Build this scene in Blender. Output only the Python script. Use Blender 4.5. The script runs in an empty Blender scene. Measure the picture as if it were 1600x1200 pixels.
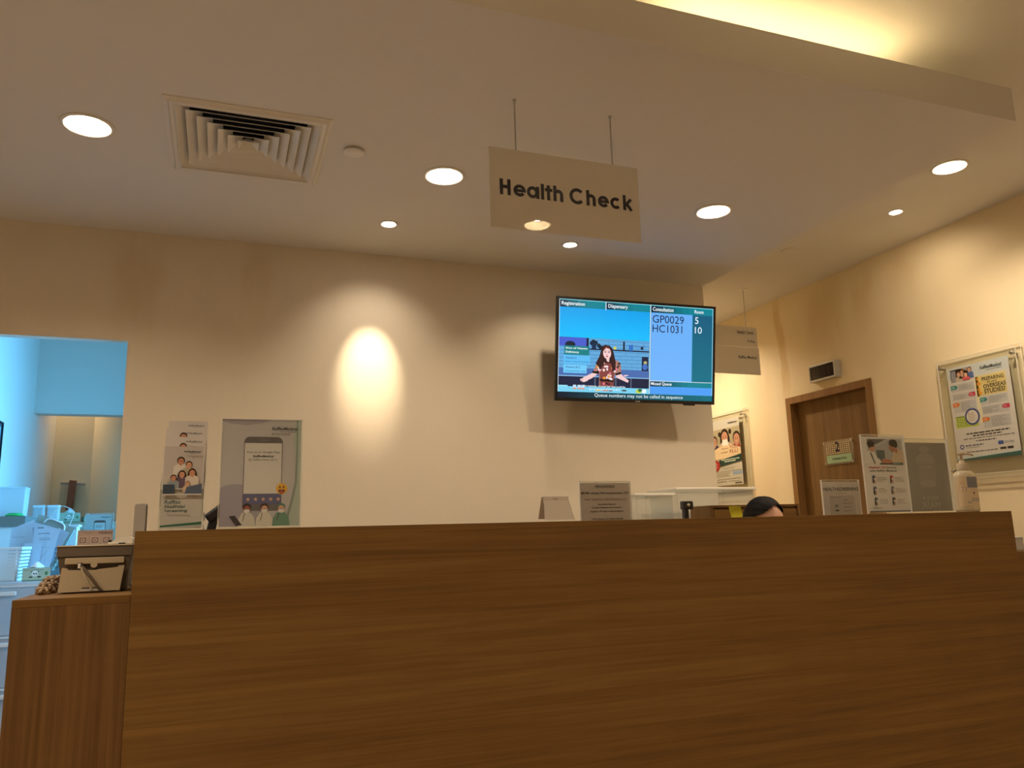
import bpy, bmesh, math, random
from mathutils import Vector, Matrix
random.seed(7)
S = bpy.context.scene
COL = S.collection
PI = math.pi
R = math.radians

# ------------------------------------------------------------------ camera
cam_d = bpy.data.cameras.new('camera'); cam = bpy.data.objects.new('camera', cam_d); COL.objects.link(cam)
cam_d.sensor_width = 36; cam_d.sensor_fit = 'HORIZONTAL'; cam_d.lens = 1223.4 / 1600 * 36
cam_d.clip_start = 0.02; cam_d.clip_end = 60
_r = Vector((0.93870956, -0.34367393, -0.02669441)); _u = Vector((-0.03880006, -0.18229106, 0.98247877)); _w = Vector((0.34251849, 0.92122647, 0.18445293))
m3 = Matrix((_r, _u, -_w)).transposed()
cam.matrix_world = Matrix.Translation((0, 0, 1.15)) @ m3.to_4x4()
S.camera = cam

# ------------------------------------------------------------------ world and colour management
wd = bpy.data.worlds.new('world'); S.world = wd; wd.use_nodes = True
wd.node_tree.nodes['Background'].inputs[0].default_value = (0.25, 0.55, 0.9, 1)
wd.node_tree.nodes['Background'].inputs[1].default_value = 0.6
S.view_settings.view_transform = 'Standard'; S.view_settings.look = 'None'
S.view_settings.exposure = 0.42; S.view_settings.gamma = 1.0; S.view_settings.use_curve_mapping = False
WARM = (1.0, 0.80, 0.58)

def lamp(kind, name, loc, power, color=WARM, size=0.12, target=None, spot=None, blend=0.5, spread=None, sizey=None):
    d = bpy.data.lights.new(name, kind); d.energy = power; d.color = color
    if kind == 'AREA':
        d.shape = 'DISK' if sizey is None else 'RECTANGLE'; d.size = size
        if sizey is not None: d.size_y = sizey
        if spread: d.spread = spread
    else:
        d.shadow_soft_size = size
    if spot: d.spot_size = spot; d.spot_blend = blend
    o = bpy.data.objects.new(name, d); COL.objects.link(o); o.location = loc
    t = Vector(target) if target else Vector(loc) - Vector((0, 0, 1))
    o.rotation_euler = (t - Vector(loc)).to_track_quat('-Z', 'Y').to_euler()
    return o
# daylight outside the window of the back room, shining in through its glass
lamp('AREA', 'daylight', (1.02, 4.75, 1.55), 42, (0.13, 0.50, 1.0), 1.3, (0.0, 4.75, 1.55), sizey=1.5, spread=R(88))

# ------------------------------------------------------------------ materials
def lin(c):
    out = []
    for v in c[:3]:
        v = v / 255.0
        out.append(v / 12.92 if v <= 0.04045 else ((v + 0.055) / 1.055) ** 2.4)
    return tuple(out)
def C(r, g, b): return lin((r, g, b))
MATS = {}
def mat(name, color, rough=0.5, metal=0.0, spec=0.5, emit=None, strength=1.0, noise=0.0, nscale=40.0, coat=0.0, bump=0.0):
    if name in MATS: return MATS[name]
    m = bpy.data.materials.new(name); m.use_nodes = True; nt = m.node_tree; b = nt.nodes['Principled BSDF']
    b.inputs['Base Color'].default_value = (*color, 1); b.inputs['Roughness'].default_value = rough
    b.inputs['Metallic'].default_value = metal; b.inputs['Specular IOR Level'].default_value = spec
    b.inputs['Coat Weight'].default_value = coat
    if emit:
        b.inputs['Emission Color'].default_value = (*emit, 1); b.inputs['Emission Strength'].default_value = strength
    if noise or bump:
        tc = nt.nodes.new('ShaderNodeTexCoord'); nz = nt.nodes.new('ShaderNodeTexNoise')
        nz.inputs['Scale'].default_value = nscale; nz.inputs['Detail'].default_value = 4
        nt.links.new(tc.outputs['Object'], nz.inputs['Vector'])
        if noise:
            mx = nt.nodes.new('ShaderNodeMix'); mx.data_type = 'RGBA'
            mx.inputs[6].default_value = (*[max(0, v * (1 - noise)) for v in color], 1)
            mx.inputs[7].default_value = (*[min(1, v * (1 + noise)) for v in color], 1)
            nt.links.new(nz.outputs['Fac'], mx.inputs[0]); nt.links.new(mx.outputs[2], b.inputs['Base Color'])
        if bump:
            bp = nt.nodes.new('ShaderNodeBump'); bp.inputs['Strength'].default_value = bump; bp.inputs['Distance'].default_value = 0.002
            nt.links.new(nz.outputs['Fac'], bp.inputs['Height']); nt.links.new(bp.outputs[0], b.inputs['Normal'])
    MATS[name] = m
    return m

def wood(name, grain, base, dark, light, s=1.0):
    """grain: axis index along which the grain runs"""
    m = bpy.data.materials.new(name); m.use_nodes = True; nt = m.node_tree; N = nt.nodes; Lk = nt.links; b = N['Principled BSDF']
    tc = N.new('ShaderNodeTexCoord')
    def noise(scale3, sc, det, dist=0.0, src=None):
        mp = N.new('ShaderNodeMapping'); mp.inputs['Scale'].default_value = scale3
        nz = N.new('ShaderNodeTexNoise'); nz.inputs['Scale'].default_value = sc; nz.inputs['Detail'].default_value = det; nz.inputs['Distortion'].default_value = dist
        Lk.new(tc.outputs['Object'] if src is None else src, mp.inputs['Vector']); Lk.new(mp.outputs[0], nz.inputs['Vector'])
        return nz
    def sc3(a, p):
        v = [p, p, p]; v[grain] = a; return v
    bands = noise(sc3(0.30, 8.0), 1.5 * s, 4, 0.8)
    arcs = noise(sc3(0.9, 34.0), 1.0 * s, 5, 1.3)
    fine = noise(sc3(3.0, 160.0), 1.0 * s, 3, 0.3)
    cross = noise(sc3(9.0, 3.0), 1.0 * s, 2, 0.2)
    def mth(op, a, bb, va=None):
        n = N.new('ShaderNodeMath'); n.operation = op
        Lk.new(a, n.inputs[0])
        if hasattr(bb, 'links'): Lk.new(bb, n.inputs[1])
        else: n.inputs[1].default_value = bb
        return n.outputs[0]
    a1 = mth('MULTIPLY', bands.outputs['Fac'], 0.34); a2 = mth('MULTIPLY', arcs.outputs['Fac'], 0.36)
    a3 = mth('MULTIPLY', fine.outputs['Fac'], 0.24); a4 = mth('MULTIPLY', cross.outputs['Fac'], 0.06)
    sm = mth('ADD', mth('ADD', a1, a2), mth('ADD', a3, a4))
    cr = N.new('ShaderNodeValToRGB'); e = cr.color_ramp.elements
    e[0].position = 0.36; e[0].color = (*dark, 1); e[1].position = 0.64; e[1].color = (*light, 1)
    k = cr.color_ramp.elements.new(0.5); k.color = (*base, 1)
    Lk.new(sm, cr.inputs[0]); Lk.new(cr.outputs[0], b.inputs['Base Color'])
    b.inputs['Roughness'].default_value = 0.55; b.inputs['Specular IOR Level'].default_value = 0.25
    bp = N.new('ShaderNodeBump'); bp.inputs['Strength'].default_value = 0.12; bp.inputs['Distance'].default_value = 0.001
    Lk.new(fine.outputs['Fac'], bp.inputs['Height']); Lk.new(bp.outputs[0], b.inputs['Normal'])
    MATS[name] = m
    return m

def wallpaper(name, color, axis, stains=()):
    """woven wallpaper; stains = (position along the wall, half width, z low, z high, strength): old water marks"""
    m = bpy.data.materials.new(name); m.use_nodes = True; nt = m.node_tree; N = nt.nodes; Lk = nt.links; b = N['Principled BSDF']
    tc = N.new('ShaderNodeTexCoord'); sx = N.new('ShaderNodeSeparateXYZ')
    def nz(scale3, det=3, dist=0.0):
        mp = N.new('ShaderNodeMapping'); mp.inputs['Scale'].default_value = scale3
        n = N.new('ShaderNodeTexNoise'); n.inputs['Scale'].default_value = 1; n.inputs['Detail'].default_value = det; n.inputs['Distortion'].default_value = dist
        Lk.new(tc.outputs['Object'], mp.inputs['Vector']); Lk.new(mp.outputs[0], n.inputs['Vector']); return n.outputs['Fac']
    def mm(op, a, c, d=None, clamp=False):
        n = N.new('ShaderNodeMath'); n.operation = op; n.use_clamp = clamp
        for i, v in enumerate((a, c, d)):
            if v is None: continue
            if hasattr(v, 'links'): Lk.new(v, n.inputs[i])
            else: n.inputs[i].default_value = v
        return n.outputs[0]
    weave = nz((260, 260, 45), 3); vert = nz((420, 420, 6), 2); cloud = nz((1.3, 1.3, 1.3), 4)
    Lk.new(tc.outputs['Object'], sx.inputs[0])
    pos = sx.outputs[axis]; z = sx.outputs[2]
    wob = mm('MULTIPLY', mm('SUBTRACT', nz((2.2, 2.2, 2.0), 5, 0.5), 0.5), 0.20)
    wob2 = mm('MULTIPLY', mm('SUBTRACT', nz((14, 14, 3.0), 4, 0.2), 0.5), 0.35)
    p2 = mm('ADD', pos, wob)
    total = None
    for (c0, hw, z0, z1, st) in stains:
        d = mm('ABSOLUTE', mm('SUBTRACT', p2, c0), 0)
        g = mm('SUBTRACT', 1.0, mm('DIVIDE', d, hw), clamp=True)
        g = mm('SMOOTH_MIN', g, 0.5, 0.3)
        zz = mm('ADD', z, wob2)
        lo = mm('MULTIPLY', mm('SUBTRACT', zz, z0), 3.5, clamp=True); hi = mm('MULTIPLY', mm('SUBTRACT', z1, zz), 6.0, clamp=True)
        g = mm('MULTIPLY', mm('MULTIPLY', g, lo), mm('MULTIPLY', hi, st * 2))
        total = g if total is None else mm('ADD', total, g, clamp=True)
    mx = N.new('ShaderNodeMix'); mx.data_type = 'RGBA'
    mx.inputs[6].default_value = (*[v * 0.94 for v in color], 1); mx.inputs[7].default_value = (*[min(1, v * 1.05) for v in color], 1)
    Lk.new(mm('ADD', mm('MULTIPLY', weave, 0.55), mm('ADD', mm('MULTIPLY', vert, 0.25), mm('MULTIPLY', cloud, 0.2))), mx.inputs[0])
    out = mx.outputs[2]
    if total is not None:
        m2 = N.new('ShaderNodeMix'); m2.data_type = 'RGBA'; m2.blend_type = 'MULTIPLY'
        Lk.new(total, m2.inputs[0]); Lk.new(out, m2.inputs[6]); m2.inputs[7].default_value = (0.74, 0.58, 0.32, 1)
        out = m2.outputs[2]
    Lk.new(out, b.inputs['Base Color']); b.inputs['Roughness'].default_value = 0.62; b.inputs['Specular IOR Level'].default_value = 0.3
    bp = N.new('ShaderNodeBump'); bp.inputs['Strength'].default_value = 0.35; bp.inputs['Distance'].default_value = 0.0012
    Lk.new(mm('ADD', weave, vert), bp.inputs['Height']); Lk.new(bp.outputs[0], b.inputs['Normal'])
    MATS[name] = m
    return m

def attr_mat(name, emission=0.0, rough=0.5):
    m = bpy.data.materials.new(name); m.use_nodes = True; nt = m.node_tree; b = nt.nodes['Principled BSDF']
    a = nt.nodes.new('ShaderNodeVertexColor'); a.layer_name = 'Col'
    b.inputs['Roughness'].default_value = rough; b.inputs['Specular IOR Level'].default_value = 0.3
    if emission:
        b.inputs['Base Color'].default_value = (0.01, 0.01, 0.012, 1)
        nt.links.new(a.outputs['Color'], b.inputs['Emission Color']); b.inputs['Emission Strength'].default_value = emission
    else:
        nt.links.new(a.outputs['Color'], b.inputs['Base Color'])
    MATS[name] = m
    return m

def clear(name, tint=(0.97, 0.98, 0.97), gloss=0.07, rough=0.03, milky=0.0):
    m = bpy.data.materials.new(name); m.use_nodes = True; nt = m.node_tree; N = nt.nodes; Lk = nt.links
    N.remove(N['Principled BSDF']); out = N['Material Output']
    tr = N.new('ShaderNodeBsdfTransparent'); tr.inputs[0].default_value = (*tint, 1)
    gl = N.new('ShaderNodeBsdfGlossy'); gl.inputs['Roughness'].default_value = rough; gl.inputs[0].default_value = (1, 1, 1, 1)
    fr = N.new('ShaderNodeLayerWeight'); fr.inputs['Blend'].default_value = 0.5
    pw = N.new('ShaderNodeMath'); pw.operation = 'POWER'; pw.inputs[1].default_value = 4.0; Lk.new(fr.outputs['Facing'], pw.inputs[0])
    ad = N.new('ShaderNodeMath'); ad.operation = 'MULTIPLY_ADD'; ad.inputs[1].default_value = 0.8; ad.inputs[2].default_value = gloss * 0.6; ad.use_clamp = True
    Lk.new(pw.outputs[0], ad.inputs[0])
    mx = N.new('ShaderNodeMixShader'); Lk.new(ad.outputs[0], mx.inputs[0]); Lk.new(tr.outputs[0], mx.inputs[1]); Lk.new(gl.outputs[0], mx.inputs[2])
    last = mx.outputs[0]
    if milky:
        df = N.new('ShaderNodeBsdfTranslucent'); df.inputs[0].default_value = (0.85, 0.87, 0.88, 1)
        d2 = N.new('ShaderNodeBsdfDiffuse'); d2.inputs[0].default_value = (0.85, 0.87, 0.88, 1)
        a2 = N.new('ShaderNodeMixShader'); a2.inputs[0].default_value = 0.55; Lk.new(df.outputs[0], a2.inputs[1]); Lk.new(d2.outputs[0], a2.inputs[2])
        m3_ = N.new('ShaderNodeMixShader'); m3_.inputs[0].default_value = milky; Lk.new(last, m3_.inputs[1]); Lk.new(a2.outputs[0], m3_.inputs[2]); last = m3_.outputs[0]
    Lk.new(last, out.inputs['Surface'])
    MATS[name] = m
    return m

WOOD_H = wood('walnut_laminate_horizontal', 0, (0.172, 0.087, 0.019), (0.118, 0.056, 0.011), (0.222, 0.117, 0.028))
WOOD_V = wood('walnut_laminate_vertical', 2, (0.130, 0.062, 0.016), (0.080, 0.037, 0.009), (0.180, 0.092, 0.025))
WOOD_D = wood('teak_door_veneer', 2, (0.175, 0.097, 0.031), (0.125, 0.064, 0.019), (0.225, 0.130, 0.045), 0.8)
WOOD_F = wood('teak_frame', 2, (0.25, 0.132, 0.043), (0.19, 0.095, 0.030), (0.31, 0.170, 0.060), 0.8)
WP_MAIN = wallpaper('cream_woven_wallpaper', (0.76, 0.68, 0.545), 0, ((-0.42, 0.13, 2.02, 2.58, 0.32), (0.10, 0.10, 2.2, 2.62, 0.30), (-1.0, 0.2, 2.35, 2.6, 0.15)))
WP_RIGHT = wallpaper('cream_wallpaper_water_stained', (0.78, 0.66, 0.44), 1, ((4.82, 0.055, 2.0, 2.92, 0.55), (4.35, 0.22, 2.3, 2.9, 0.30), (3.98, 0.12, 2.38, 2.86, 0.34), (3.62, 0.16, 2.45, 2.9, 0.22), (5.2, 0.25, 1.2, 2.4, 0.20), (5.6, 0.3, 2.2, 2.9, 0.25)))
WP_BACK = wallpaper('pale_wallpaper', (0.78, 0.74, 0.66), 0)
CEIL = mat('ceiling_paint', (0.76, 0.74, 0.70), 0.85, noise=0.015, nscale=2.5, bump=0.05)
WHITE = mat('white_plastic', (0.80, 0.79, 0.76), 0.4, noise=0.01)
PAPERW = mat('white_paper', (0.80, 0.80, 0.80), 0.7, noise=0.01)
OFFW = mat('off_white_enamel', (0.80, 0.77, 0.70), 0.35, noise=0.02)
BLACK = mat('black_plastic', (0.012, 0.012, 0.013), 0.35, noise=0.05)
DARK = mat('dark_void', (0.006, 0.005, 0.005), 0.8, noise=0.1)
STEEL = mat('brushed_steel', (0.55, 0.53, 0.50), 0.3, 1.0, noise=0.03)
GREYM = mat('grey_metal', (0.30, 0.30, 0.29), 0.5, noise=0.03)
TAN = mat('beige_plastic', (0.52, 0.43, 0.29), 0.5, noise=0.02)
TAND = mat('brown_grey_plastic', (0.13, 0.10, 0.07), 0.5, noise=0.03)
PRINT = attr_mat('printed_ink')
SCREEN = attr_mat('screen_pixels', 0.80)
ACRYL = clear('clear_acrylic')
GLASS = clear('window_glass', (0.96, 0.98, 0.98))
MILKY = clear('frosted_plastic', milky=0.12, rough=0.2)
TUB = clear('translucent_tub_plastic', milky=0.75, rough=0.25)
EDGE = mat('acrylic_edge', (0.80, 0.78, 0.70), 0.2, noise=0.01)

# ------------------------------------------------------------------ object helpers
def props(o, label=None, cat=None, group=None, kind=None):
    if label: o['label'] = label
    if cat: o['category'] = cat
    if group: o['group'] = group
    if kind: o['kind'] = kind
    return o
def thing(name, label, cat, loc=(0, 0, 0), rot=(0, 0, 0), group=None, kind=None):
    o = bpy.data.objects.new(name, None); COL.objects.link(o); o.location = loc; o.rotation_euler = rot
    o.empty_display_size = 0.05
    return props(o, label, cat, group, kind)

class MB:
    def __init__(s): s.v = []; s.f = []; s.mi = []; s.sm = []; s.c = []; s.mats = []
    def _m(s, m):
        if m is None: m = s.mats[0] if s.mats else None
        if m not in s.mats: s.mats.append(m)
        return s.mats.index(m)
    def add(s, vs, fs, m=None, smooth=False, col=(1, 1, 1), mx=None):
        o = len(s.v); k = s._m(m)
        for v in vs:
            v = Vector(v)
            s.v.append(tuple(mx @ v) if mx else tuple(v))
        for f in fs:
            s.f.append([i + o for i in f]); s.mi.append(k); s.sm.append(smooth); s.c.append(col)
        return s
    def box(s, x0, x1, y0, y1, z0, z1, m=None, bev=0.0, mx=None, col=(1, 1, 1)):
        if bev:
            bm = bmesh.new(); bmesh.ops.create_cube(bm, size=1.0)
            for v in bm.verts:
                v.co = Vector(((x0 + x1) / 2 + v.co.x * (x1 - x0), (y0 + y1) / 2 + v.co.y * (y1 - y0), (z0 + z1) / 2 + v.co.z * (z1 - z0)))
            bmesh.ops.bevel(bm, geom=list(bm.edges), offset=bev, segments=3, profile=0.5, affect='EDGES')
            bm.verts.index_update()
            vs = [v.co.copy() for v in bm.verts]; fs = [[v.index for v in f.verts] for f in bm.faces]; bm.free()
            return s.add(vs, fs, m, False, col, mx)
        vs = [(x0, y0, z0), (x1, y0, z0), (x1, y1, z0), (x0, y1, z0), (x0, y0, z1), (x1, y0, z1), (x1, y1, z1), (x0, y1, z1)]
        return s.add(vs, [(0, 3, 2, 1), (4, 5, 6, 7), (0, 1, 5, 4), (1, 2, 6, 5), (2, 3, 7, 6), (3, 0, 4, 7)], m, False, col, mx)
    def lathe(s, prof, n=40, c=(0, 0, 0), m=None, mx=None, caps=True, sx=1.0, sy=1.0, smooth=True):
        vs = []; fs = []
        for (r, z) in prof:
            for k in range(n):
                a = 2 * PI * k / n; vs.append((c[0] + r * math.cos(a) * sx, c[1] + r * math.sin(a) * sy, c[2] + z))
        for i in range(len(prof) - 1):
            for k in range(n):
                k2 = (k + 1) % n; fs.append((i * n + k, i * n + k2, (i + 1) * n + k2, (i + 1) * n + k))
        s.add(vs, fs, m, smooth, mx=mx)
        if caps:
            for idx, rev in ((0, True), (len(prof) - 1, False)):
                if prof[idx][0] > 1e-5:
                    ring = vs[idx * n:(idx + 1) * n]
                    s.add(ring, [list(range(n))[::-1] if rev else list(range(n))], m, False, mx=mx)
        return s
    def tube(s, pts, r, n=10, m=None, mx=None, taper=None):
        pts = [Vector(p) for p in pts]; vs = []; fs = []; up = None
        for i, p in enumerate(pts):
            t = (pts[min(i + 1, len(pts) - 1)] - pts[max(i - 1, 0)]).normalized()
            if up is None:
                up = t.orthogonal().normalized()
            up = (up - t * up.dot(t)).normalized(); w = t.cross(up)
            rr = r if taper is None else r * taper[i]
            for k in range(n):
                a = 2 * PI * k / n; vs.append(p + (up * math.cos(a) + w * math.sin(a)) * rr)
        L = len(pts)
        for i in range(L - 1):
            for k in range(n):
                k2 = (k + 1) % n; fs.append((i * n + k, i * n + k2, (i + 1) * n + k2, (i + 1) * n + k))
        s.add(vs, fs, m, True, mx=mx)
        s.add(vs[:n], [list(range(n))[::-1]], m, mx=mx); s.add(vs[-n:], [list(range(n))], m, mx=mx)
        return s
    def prism(s, poly, y0, y1, m=None, mx=None, col=(1, 1, 1)):
        """poly in (x, z), counter-clockwise seen from -y; extruded y0 (front) to y1"""
        n = len(poly); vs = [(x, y0, z) for x, z in poly] + [(x, y1, z) for x, z in poly]
        fs = [list(range(n)), list(range(n, 2 * n))[::-1]] + [(i, i + n, (i + 1) % n + n, (i + 1) % n) for i in range(n)]
        return s.add(vs, fs, m, False, col, mx)
    def build(s, name, parent=None, loc=None, rot=None):
        me = bpy.data.meshes.new(name); me.from_pydata(s.v, [], s.f); me.update()
        for m in s.mats: me.materials.append(m)
        me.polygons.foreach_set('material_index', s.mi); me.polygons.foreach_set('use_smooth', s.sm)
        if any(m in (PRINT, SCREEN) for m in s.mats):
            ca = me.color_attributes.new('Col', 'FLOAT_COLOR', 'CORNER')
            buf = []
            for f, c in zip(s.f, s.c): buf += list((*c, 1.0)) * len(f)
            ca.data.foreach_set('color', buf)
        o = bpy.data.objects.new(name, me); COL.objects.link(o)
        if parent: o.parent = parent
        if loc: o.location = loc
        if rot: o.rotation_euler = rot
        return o

_tc = {}
def glyphs(t, bold=0.0, shear=0.0):
    k = (t, bold, shear)
    if k in _tc: return _tc[k]
    cu = bpy.data.curves.new('t', 'FONT'); cu.body = t; cu.offset = bold; cu.shear = shear; cu.resolution_u = 3; cu.fill_mode = 'FRONT'
    ob = bpy.data.objects.new('t', cu); COL.objects.link(ob)
    dg = bpy.context.evaluated_depsgraph_get(); dg.update()
    me = bpy.data.meshes.new_from_object(ob.evaluated_get(dg))
    vs = [(v.co.x, v.co.y) for v in me.vertices]; fs = [list(p.vertices) for p in me.polygons]
    # make every face look at +z of the text plane
    out = []
    for f in fs:
        a = sum(vs[f[i]][0] * vs[f[(i + 1) % len(f)]][1] - vs[f[(i + 1) % len(f)]][0] * vs[f[i]][1] for i in range(len(f)))
        out.append(f if a > 0 else f[::-1])
    bpy.data.objects.remove(ob); bpy.data.curves.remove(cu); bpy.data.meshes.remove(me)
    xs = [v[0] for v in vs]; ys = [v[1] for v in vs]
    _tc[k] = (vs, out, (min(xs), min(ys), max(xs), max(ys)))
    return _tc[k]

class Page:
    """a flat printed sheet (or a screen): W x H metres, lower left corner at the local origin, face towards -y.
    drawing coordinates u (right) and v (down) run 0..1"""
    def __init__(s, W, H, col, th=0.0012, m=None, step=0.00018, base=True):
        s.W, s.H, s.m, s.step, s.th = W, H, (m or PRINT), step, th; s.b = MB(); s.L = 1
        if base: s.b.box(0, W, 0, th, 0, H, s.m, col=col)
    def pt(s, u, v, l=0): return (u * s.W, -s.step * l, (1 - v) * s.H)
    def poly(s, pts, col, l=None):
        l = l if l is not None else s.L
        P_ = [s.pt(min(1.0, max(0.0, u)), min(1.0, max(0.0, v)), l) for u, v in pts]
        a = sum(P_[i][0] * P_[(i + 1) % len(P_)][2] - P_[(i + 1) % len(P_)][0] * P_[i][2] for i in range(len(P_)))
        if a < 0: P_ = P_[::-1]
        s.b.add(P_, [list(range(len(P_)))], s.m, False, col)
    def rect(s, u0, v0, u1, v1, col, l=None): s.poly([(u0, v0), (u0, v1), (u1, v1), (u1, v0)], col, l)
    def ell(s, u, v, ru, rv, col, l=None, a0=0, a1=360, n=24, rot=0):
        c, q = math.cos(R(rot)), math.sin(R(rot)); ar = s.W / s.H
        pts = []
        for i in range(n + (0 if a1 - a0 >= 360 else 1)):
            a = R(a0 + (a1 - a0) * i / n); x = ru * math.cos(a); y = rv * math.sin(a) / ar
            pts.append((u + x * c - y * q, v + (x * q + y * c) * ar))
        s.poly(pts, col, l)
    def circ(s, u, v, r, col, l=None, **k): s.ell(u, v, r, r * s.W / s.H, col, l, **k)
    def ring(s, u, v, r0, r1, col, l=None, n=32, a0=0, a1=360):
        l = l if l is not None else s.L; k = s.W / s.H
        for i in range(n):
            a = R(a0 + (a1 - a0) * i / n); b = R(a0 + (a1 - a0) * (i + 1) / n)
            s.poly([(u + r0 * math.cos(a), v + r0 * k * math.sin(a)), (u + r1 * math.cos(a), v + r1 * k * math.sin(a)), (u + r1 * math.cos(b), v + r1 * k * math.sin(b)), (u + r0 * math.cos(b), v + r0 * k * math.sin(b))], col, l)
    def rrect(s, u0, v0, u1, v1, r, col, l=None):
        k = s.W / s.H; pts = []
        for cx, cy, a in ((u1 - r, v0 + r * k, -90), (u1 - r, v1 - r * k, 0), (u0 + r, v1 - r * k, 90), (u0 + r, v0 + r * k, 180)):
            for i in range(6):
                t = R(a + 18 * i); pts.append((cx + r * math.cos(t), cy + r * k * math.sin(t)))
        s.poly(pts, col, l)
    def text(s, t, u0, v0, u1, v1, col, l=None, bold=0.0, shear=0.0, skew=0.0):
        l = l if l is not None else s.L + 3
        vs, fs, bb = glyphs(t, bold, shear)
        w = max(bb[2] - bb[0], 1e-6); h = max(bb[3] - bb[1], 1e-6)
        out = []
        for x, y in vs:
            fx = (x - bb[0]) / w; fy = (y - bb[1]) / h
            out.append(s.pt(u0 + fx * (u1 - u0), v1 - fy * (v1 - v0) + skew * fx, l))
        s.b.add(out, fs, s.m, False, col)
    def words(s, u0, v0, u1, v1, n, col, l=None, fill=0.55, rag=0.25):
        """lines of print too small to read"""
        h = (v1 - v0) / n
        for i in range(n):
            u = u0; end = u1 - (u1 - u0) * rag * random.random()
            while u < end:
                w = (0.02 + 0.05 * random.random()) * max(0.25, (u1 - u0)) * 2.0; w = min(w, end - u)
                s.rect(u, v0 + i * h + h * (1 - fill) / 2, u + w, v0 + i * h + h * (1 + fill) / 2, col, l); u += w + 0.012
    def star(s, u, v, r, col, l=None, n=5, inner=0.42):
        k = s.W / s.H
        P_ = [(u + r * (1 if i % 2 == 0 else inner) * math.sin(PI * i / n), v - r * k * (1 if i % 2 == 0 else inner) * math.cos(PI * i / n)) for i in range(2 * n)]
        # concave: draw as spikes around the centre
        for i in range(0, 2 * n, 2): s.poly([(u, v), P_[i - 1], P_[i], P_[(i + 1) % (2 * n)]], col, l)
    def person(s, u, v, r, skin, hair, top, l, w=2.0, h=3.4, longhair=False):
        """head at (u, v) of radius r (in u), shoulders below"""
        k = s.W / s.H
        if longhair: s.ell(u, v + r * k * 0.5, r * 1.35, r * k * 1.9, hair, l)
        s.poly([(u - r * w * .35, v + r * k * 0.8), (u + r * w * .35, v + r * k * .8), (u + r * w * .95, v + r * k * 1.5), (u + r * w, v + r * k * h), (u - r * w, v + r * k * h), (u - r * w * .95, v + r * k * 1.5)], top, l + 1)
        s.ell(u, v + r * k * .9, r * .42, r * k * .5, skin, l + 2)
        s.ell(u, v - r * k * .12, r * 1.08, r * k * 1.18, hair, l + 3)
        s.ell(u, v + r * k * .12, r * .86, r * k * 1.0, skin, l + 4)
        s.ell(u - r * .34, v, r * .12, r * k * .09, C(40, 30, 25), l + 5); s.ell(u + r * .34, v, r * .12, r * k * .09, C(40, 30, 25), l + 5)
        s.ell(u, v + r * k * .55, r * .32, r * k * .13, C(190, 120, 110), l + 5)
        s.ell(u, v + r * k * .53, r * .24, r * k * .05, C(240, 235, 225), l + 6)
    def build(s, name, parent=None, loc=None, rot=None): return s.b.build(name, parent, loc, rot)

def struct(name, b, parent=None):
    o = b.build(name, parent)
    if parent is None: o['kind'] = 'structure'
    return o
def cut(obj, boxes=(), cyls=()):
    """cut openings through a slab"""
    b = MB()
    mods = []
    for (x0, x1, y0, y1, z0, z1) in boxes: b.box(x0, x1, y0, y1, z0, z1, CEIL)
    for (x, y, r, z0, z1) in cyls: b.lathe([(r, z0), (r, z1)], 40, (x, y, 0), CEIL)
    co = b.build('cutter'); bm = bmesh.new(); bm.from_mesh(co.data); bmesh.ops.remove_doubles(bm, verts=bm.verts, dist=1e-5); bmesh.ops.recalc_face_normals(bm, faces=bm.faces); bm.to_mesh(co.data); bm.free()
    md = obj.modifiers.new('b', 'BOOLEAN'); md.operation = 'DIFFERENCE'; md.solver = 'EXACT'; md.object = co
    dg = bpy.context.evaluated_depsgraph_get(); dg.update()
    me = bpy.data.meshes.new_from_object(obj.evaluated_get(dg)); me.name = obj.name
    obj.modifiers.clear(); obj.data = me
    bpy.data.objects.remove(co)

H1, H2 = 2.60, 2.89          # dropped slab, upper ceiling
YW, XW = 3.927, 2.728        # main wall plane, its right edge
XR = 4.04                    # right wall
YF, XL = -3.2, -4.0
YB = 7.3

# ------------------------------------------------------------------ the setting
b = MB(); b.box(XL - .1, XR + .3, YF - .1, YB + .1, -0.1, 0, mat('floor_vinyl', (0.24, 0.19, 0.14), 0.45, noise=0.08, nscale=6)); struct('floor', b)
b = MB(); b.box(XL - .1, XR + .3, YF - .1, YB + .1, H2, H2 + .16, CEIL); ceiling = struct('ceiling', b)
b = MB(); b.box(XL + .0005, XW, 1.865, YW - .001, H1, 2.736, CEIL); slab = struct('ceiling_dropped', b)
UP = [(3.372, 2.672), (1.657, .61), (-1.1, .7), (0.3, -1.4), (2.9, -0.9), (-2.6, 1.0), (3.40, 5.55)]
UPS = [(3.566, 3.201)]
LOW = [(-.496, 2.90), (.812, 2.921), (2.115, 2.914), (-1.85, 2.9), (-3.1, 2.9)]
LOWS = [(.695, 3.489), (1.643, 3.500)]
cut(ceiling, cyls=[(x, y, .079, H2 - .01, H2 + .12) for x, y in UP] + [(x, y, .037, H2 - .01, H2 + .1) for x, y in UPS])
cut(slab, boxes=[(.042 - .248, .042 + .248, 2.882 - .248, 2.882 + .248, H1 - .01, H1 + .125)], cyls=[(x, y, .079, H1 - .01, H1 + .12) for x, y in LOW] + [(x, y, .037, H1 - .01, H1 + .1) for x, y in LOWS])
# main wall with the opening on the left
b = MB(); T = 0.055
b.box(-.437, XW, YW, YW + T, 0, H2, WP_MAIN); b.box(XL, -1.25, YW, YW + T, 0, H2); b.box(-1.25, -.437, YW, YW + T, 2.066, H2)
struct('wall_back', b)
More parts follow.
